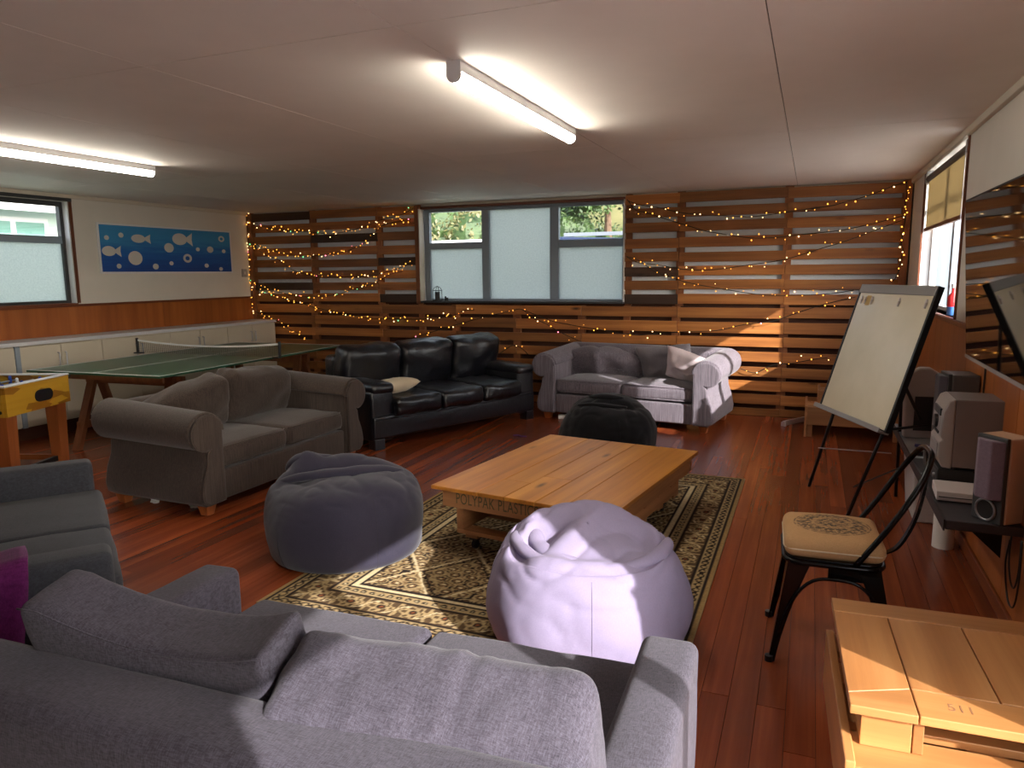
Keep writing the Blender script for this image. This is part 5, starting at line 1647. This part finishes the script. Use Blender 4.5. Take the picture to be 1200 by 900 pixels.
hS = 0.345
M['stgrey'] = plain('warm grey metal case', L(128, 116, 112), 0.45, 0.2)
MB().box2((-0.09, -0.135, 0.008), (0.115, 0.135, hS)).build('case', M['stgrey'], st, bevel=0.005)
fp = []
pf = [(-0.09, 0.0), (-0.132, 0.006), (-0.15, 0.05), (-0.148, 0.13), (-0.136, 0.145), (-0.146, 0.16), (-0.142, 0.28), (-0.12, 0.335), (-0.09, hS + 0.002)]
MB().prism(pf, 'Y', -0.137, 0.137).build('front_panel', plain('silver front', L(176, 170, 168), 0.3, 0.5), st, bevel=0.006)
MB().cyl((-0.148, 0.0, 0.215), 0.034, 0.02, 20, 'X').build('knob', M['black'], st)
MB().box2((-0.1475, -0.09, 0.255), (-0.139, 0.09, 0.29)).build('display', M['black'], st)
MB().box2((-0.1535, -0.10, 0.05), (-0.149, 0.10, 0.12)).build('cassette_door', M['greyplastic'], st, bevel=0.003)
for k in range(5):
    MB().box((-0.146, -0.07 + k * 0.035, 0.17), (0.012, 0.022, 0.012)).build('button', M['darkframe'], st)
for a in (-0.08, 0.1):
    for b in (-0.12, 0.12):
        MB().cyl((a, b, 0.004), 0.012, 0.008, 10).build('foot', M['black'], st)
def speaker(label, loc, rot, w, d, h, grille, body):
    t = thing('speaker', label, 'speaker', loc, rot)
    MB().box2((-d / 2 + 0.02, -w / 2, 0.0), (d / 2, w / 2, h)).build('cabinet', body, t, bevel=0.006)
    MB().box2((-d / 2, -w / 2 + 0.004, 0.0), (-d / 2 + 0.0195, w / 2 - 0.004, h + 0.002)).build('baffle', M['darkframe'], t, bevel=0.004)
    MB().prism([(-d / 2 - 0.0, -w / 2 + 0.006), (-d / 2 - 0.035, -w / 2 + 0.045), (-d / 2 - 0.035, w / 2 - 0.045), (-d / 2, w / 2 - 0.006)], 'Z', h * 0.28, h - 0.012).build('grille', grille, t, bevel=0.006)
    MB().tube([(-d / 2 - 0.004, 0.045 * math.cos(k * PI / 10), h * 0.14 + 0.045 * math.sin(k * PI / 10)) for k in range(20)], 0.006, 6, True).build('woofer_ring', M['chrome'], t, True)
    MB().cyl((-d / 2 - 0.002, 0, h * 0.14), 0.04, 0.008, 18, 'X').build('woofer', M['black'], t)
    return t
M['grille'] = fabric('purple grey speaker cloth', L(108, 92, 106), L(130, 112, 126), 0.9, 600, 0.2)
speaker('tall speaker with purple grey cloth front at the near end of the shelf', (0.792, 3.575, 0.502), 38, 0.15, 0.14, 0.37, M['grille'], wood('cream veneer', L(190, 156, 128), L(202, 168, 140), L(212, 180, 152), 'Z', 'Object', 0.5, 20, 0.02, False))
speaker('dark grey speaker at the far side of the silver stereo', (0.785, 4.62, 0.502), 4, 0.19, 0.15, 0.50, fabric('black speaker cloth', L(52, 46, 52), L(66, 58, 64), 0.9, 600, 0.2), plain('dark grey case', L(92, 86, 84), 0.4, 0.2))
dv = thing('disc_player', 'flat white disc player in front of the stereo on the shelf', 'disc player', (0.70, 3.865, 0.502), -3)
MB().box2((-0.11, -0.105, 0.006), (0.12, 0.105, 0.05)).build('case', M['whiteplastic'], dv, bevel=0.004)
MB().box2((-0.1, -0.1085, 0.022), (0.11, -0.105, 0.026)).build('tray_slot', M['darkframe'], dv)
MB().box2((-0.1, -0.095, 0.0), (0.1, 0.095, 0.006)).build('foot_strip', M['darkframe'], dv)
o = MB().tube([(0, 0, 0.009), (0.10, 0.02, 0.009)], 0.009, 8).build('marker_pen', plain('blue pen', L(40, 44, 120), 0.4)); o.location = (0.63, 4.93, 0.502); o.rotation_euler = (0, 0, -0.4)
tag(o, 'blue marker pen on the pale end of the shelf', 'pen')
o = MB().cyl((0, 0, 0.012), 0.022, 0.024, 14).build('puck', M['black']); o.location = (0.625, 4.70, 0.502)
tag(o, 'small round black puck on the pale end of the shelf', 'puck')
# white stand with dark panel at the far end of the shelf
hp = thing('heater_panel', 'white rounded panel with a dark insert standing on the far end of the shelf', 'panel', (0.69, 5.22, 0.502), 8)
pts = [(-0.10, 0.0), (0.10, 0.0), (0.11, 0.30), (0.085, 0.42), (0.03, 0.455), (-0.03, 0.455), (-0.085, 0.42), (-0.11, 0.30)]
MB().prism(pts, 'Y', -0.03, 0.03).build('shell', M['whiteplastic'], hp, bevel=0.012, seg=3)
MB().box2((-0.05, -0.035, 0.05), (0.09, -0.0305, 0.27)).build('insert', M['darkframe'], hp)
# under the shelf
bx_ = thing('storage_box', 'white storage box on the floor under the shelf', 'box', (0.752, 5.22, 0), 0)
MB().hexa([(-0.09, -0.22, 0.0), (0.09, -0.22, 0.0), (0.09, 0.22, 0.0), (-0.09, 0.22, 0.0)], [(-0.115, -0.27, 0.36), (0.115, -0.27, 0.36), (0.115, 0.27, 0.36), (-0.115, 0.27, 0.36)]).build('tub', M['whiteplastic'], bx_, bevel=0.012)
MB().box((0, 0, 0.372), (0.25, 0.56, 0.022)).build('lid', M['whiteplastic'], bx_, bevel=0.006)
rl = MB().tube([(0, 0, 0), (0, 0, 0.44)], 0.055, 24, cap=False).tube([(0, 0, 0), (0, 0, 0.44)], 0.045, 24, cap=False).build('paper_roll', M['paper'], None, True, auto=40)
rl.location = (0.765, 4.60, 0.0)
tag(rl, 'white paper roll standing on the floor under the shelf', 'paper roll')
cb = MB().tube(smooth_path([(XR - 0.03, 3.60, 0.457), (XR - 0.03, 3.61, 0.33), (XR - 0.028, 3.57, 0.24), (XR - 0.028, 3.50, 0.23), (XR - 0.03, 3.45, 0.32), (XR - 0.03, 3.45, 0.457)], 8), 0.004, 6)
cb.tube(smooth_path([(XR - 0.03, 3.62, 0.40), (XR - 0.034, 3.64, 0.28), (XR - 0.03, 3.57, 0.15), (XR - 0.03, 3.47, 0.16), (XR - 0.03, 3.43, 0.30), (XR - 0.03, 3.44, 0.457)], 8), 0.004, 6)
tag(cb.build('cable', M['black'], None, True), 'black cable hanging in loops below the near end of the shelf', 'cable')

# ------------------------------------------------------------------ television
tv = thing('television', 'large wall-hung television tilted down on the right wall', 'television', (0.83, 3.98, 1.08))
tilt = math.degrees(math.atan2(0.063, 0.85))
TM = Ry(-tilt)
def tb(c, d):
    mb = MB(); return mb.box(TM @ Vector(c), d, TM)
m = N('black glossy screen'); m.b.inputs['Base Color'].default_value = (0.004, 0.004, 0.005, 1); m.b.inputs['Roughness'].default_value = 0.04
m.b.inputs['Specular IOR Level'].default_value = 1.0; m.b.inputs['IOR'].default_value = 1.7
tb((0.012, 0, 0.435), (0.028, 1.54, 0.87)).build('body', M['black'], tv, bevel=0.004)
tb((-0.0035, 0, 0.438), (0.003, 1.52, 0.84)).build('screen', m.m, tv)
tb((-0.004, 0, 0.008), (0.008, 1.54, 0.018)).build('bottom_bezel', M['greyplastic'], tv)
MB().box2((0.0, -0.2, 0.25), (0.045, 0.2, 0.65)).build('wall_bracket', M['darksteel'], tv)
MB().tube([(XR - 0.83 - 0.02, 0.45, 0.02), (XR - 0.83 - 0.02, 0.45, -0.2)], 0.005, 6).build('power_cord', M['black'], tv)

# ------------------------------------------------------------------ bits on the floor
def crumple(label, loc, r, seed):
    mb = MB(); mb.ball((0, 0, 0), r, 10, 7)
    mb.v = [tuple(Vector(p) * (1 + 0.55 * noise.noise(Vector(p) * 60 + Vector((seed, 0, 0)))) + Vector((0, 0, r * 0.6))) for p in mb.v]
    mb.v = [(x, y, max(0.001, z * 0.8)) for x, y, z in mb.v]
    o = mb.build('tissue', M['paper']); o.location = loc
    tag(o, label, 'tissue', 'crumpled tissues under the brown sofa')
crumple('crumpled tissue under the brown sofa nearest its front foot', (-3.86, 3.62, 0), 0.035, 1)
crumple('crumpled tissue in the middle under the brown sofa end', (-4.02, 3.72, 0), 0.02, 4)
crumple('crumpled tissue under the brown sofa nearest its rear foot', (-4.20, 3.60, 0), 0.03, 7)
mb = MB(); mb.box((0, 0, 0.02), (0.16, 0.10, 0.04)); o = mb.build('white_packet', M['paper'], None, bevel=0.01); o.location = (-2.42, 7.42, 0); o.rotation_euler = (0, 0, 0.3)
tag(o, 'white packet on the floor beside the left foot of the striped sofa', 'packet')
o = MB().tube(smooth_path([(0, 0, 0.006), (0.05, 0.01, 0.01), (0.09, -0.01, 0.006), (0.14, 0.0, 0.006)], 4), 0.006, 6).build('ribbon', plain('purple ribbon', L(70, 50, 130), 0.6)); o.location = (-2.63, 6.42, 0)
tag(o, 'scrap of purple ribbon on the boards before the leather sofa', 'ribbon')

# ------------------------------------------------------------------ outside
gr = struct(MB().box2((-40, -25, -0.5), (30, 45, -0.3)).build('ground', mottled('grass and gravel', L(96, 104, 70), L(132, 128, 104), 0.8, 0.9, 0, 'World')))
pv = struct(MB().box2((XR + 0.2, -6, -0.3), (5.5, 12.0, -0.06)).build('path', mottled('pale concrete', L(206, 202, 196), L(216, 212, 206), 2, 0.9, 0, 'World')))
struct(MB().prism([(24.0, -0.5), (42.0, -0.5), (42.0, 11.0), (34.0, 9.0), (28.0, 4.5)], 'X', -45, 20).build('hill', mottled('green hillside', L(58, 72, 36), L(104, 100, 62), 0.5, 0.9, 0, 'World')))
hs = thing('building', 'pale green weatherboard building beyond the left window', 'building', (-13.2, 7.6, -0.1))
M['hwall'] = mottled('pale green boards', L(190, 208, 200), L(198, 214, 206), 1, 0.7); M['roofm'] = mottled('pale grey iron roof', L(128, 134, 146), L(146, 152, 164), 1, 0.5)
MB().box2((-4, -9, 0), (0, 9, 3.0)).build('wall', M['hwall'], hs)
MB().prism([(0.6, 2.95), (0.6, 3.05), (-2.2, 4.3), (-2.2, 4.1)], 'Y', -9.4, 9.4).build('roof', M['roofm'], hs)
MB().box2((0.55, -9.4, 2.82), (0.66, 9.4, 3.0)).build('gutter', M['whitepaint'], hs)
for y in (-7.2, -5.2, -3.0, -1.0, 1.2, 3.4, 5.5, 7.4):
    f = MB().box2((0.0, y - 0.65, 1.5), (0.06, y + 0.65, 2.75)).build('window', M['whitepaint'], hs)
    for s in (-1, 1):
        MB().box2((0.06, y + s * 0.31 - 0.26, 1.58), (0.065, y + s * 0.31 + 0.26, 2.67)).build('pane', plain('dim pane', L(120, 160, 150), 0.1), f)
for k in range(24):
    y = -8.6 + k * 0.75
    MB().box2((0.0, y, 0.0), (0.02, y + 0.06, 1.45)).build('batten', M['hwall'], hs)
ob = thing('shed', 'white outbuilding outside the right window', 'shed', (1.6, 10.6, -0.3))
MB().box2((0, 0, 0), (6, 2.5, 4.6)).build('wall', plain('white render', L(226, 226, 228), 0.8), ob)
for x in (0.9, 2.1, 3.4):
    MB().box2((x, -0.02, 0.0), (x + 0.05, 0.0, 4.6)).build('batten', plain('grey batten', L(150, 152, 158), 0.8), ob)
MB().box2((-0.3, -0.8, 4.6), (6.3, 2.8, 4.75)).build('roof', M['roofm'], ob)
sr = thing('shed', 'low white roofed shed beyond the back window', 'shed', (-8.0, 12.6, -0.3))
MB().box2((-2.2, 0, 0), (2.4, 2, 2.4)).build('wall', M['hwall'], sr)
MB().prism([(-0.2, 2.40), (-0.2, 2.47), (2.2, 2.62), (2.2, 2.55)], 'X', -2.4, 2.6).build('roof', M['whitepaint'], sr)
M['leafA'] = mottled('mid green leaves', L(46, 70, 26), L(84, 102, 44), 2, 0.6, 0, 'World'); M['leafB'] = mottled('olive leaves', L(66, 74, 40), L(104, 98, 58), 2, 0.6, 0, 'World'); M['leafC'] = mottled('dark green leaves', L(26, 48, 22), L(62, 86, 36), 2, 0.6, 0, 'World')
M['bark'] = mottled('bark', L(84, 66, 50), L(104, 84, 64), 6, 0.9)
def tree(label, x, y, h, r, mat, seed, n=5200):
    t = thing('tree', label, 'tree', (x, y, -0.3))
    rg = random.Random(seed)
    MB().tube([(0, 0, 0), (0.05, 0, h * 0.5), (0, 0.05, h * 0.8)], [0.16, 0.12, 0.05], 8).build('trunk', M['bark'], t)
    mb = MB()
    lobes = [(Vector((rg.uniform(-r, r) * 0.7, rg.uniform(-r, r) * 0.5, h * rg.uniform(0.35, 0.85))), r * rg.uniform(0.45, 0.7)) for _ in range(9)]
    for k in range(n):
        c, rl_ = rg.choice(lobes)
        d = Vector((rg.gauss(0, 1), rg.gauss(0, 1), rg.gauss(0, 1))).normalized()
        p = c + d * rl_ * rg.uniform(0.7, 1.05)
        s = rg.uniform(0.035, 0.085)
        a = Vector((rg.gauss(0, 1), rg.gauss(0, 1), rg.gauss(0, 1))).normalized(); b = a.orthogonal().normalized()
        mb.add([p - a * s, p + b * s * 0.5, p + a * s, p - b * s * 0.5], [(0, 1, 2, 3)])
    stuff(mb.build('foliage', mat, t))
    mb = MB()
    for c, rl_ in lobes:
        mb.ball(c, rl_ * 0.72, 10, 7)
    mb.build('crown_core', M['leafC'], t)
for i, (x, y, h, r, m_, lab) in enumerate([(-12.0, 19.5, 4.4, 1.3, M['leafB'], 'olive tree outside beyond the left end of the white shed'),
        (-8.3, 17.3, 4.8, 1.5, M['leafB'], 'rounded olive tree seen through the left top pane of the back window'),
        (-5.5, 20.6, 5.6, 1.6, M['leafC'], 'dark green leafy tree seen through the right top pane of the back window'),
        (-1.0, 17.2, 4.6, 1.3, M['leafA'], 'mid green tree outside behind the right pallet cladding')]):
    tree(lab, x, y, h, r, m_, 30 + i)
cv = thing('van', 'dark blue parked van beyond the back window', 'van', (-3.35, 12.2, -0.3))
M['navyp'] = plain('navy car paint', L(44, 56, 84), 0.25, 0.3)
MB().prism([(-0.95, 0.35), (2.6, 0.35), (2.6, 1.3), (1.7, 1.5), (1.0, 2.42), (-0.8, 2.5), (-0.95, 2.3)], 'Y', 0, 1.7).build('body', M['navyp'], cv, bevel=0.05)
MB().prism([(1.05, 2.3), (1.6, 1.6), (0.2, 1.6), (0.2, 2.35)], 'Y', -0.01, -0.004).build('side_window', M['black'], cv)
MB().box2((-0.99, 0.02, 1.95), (-0.93, 0.25, 2.4)).build('tail_light', plain('red lens', L(200, 40, 50), 0.3), cv)
for x in (-0.3, 1.8):
    MB().cyl((x, 0.05, 0.35), 0.35, 0.2, 20, 'Y').build('wheel', M['black'], cv)
MB().box2((-0.7, 0.1, 2.5), (0.9, 0.14, 2.56)).build('roof_rail', M['chrome'], cv)
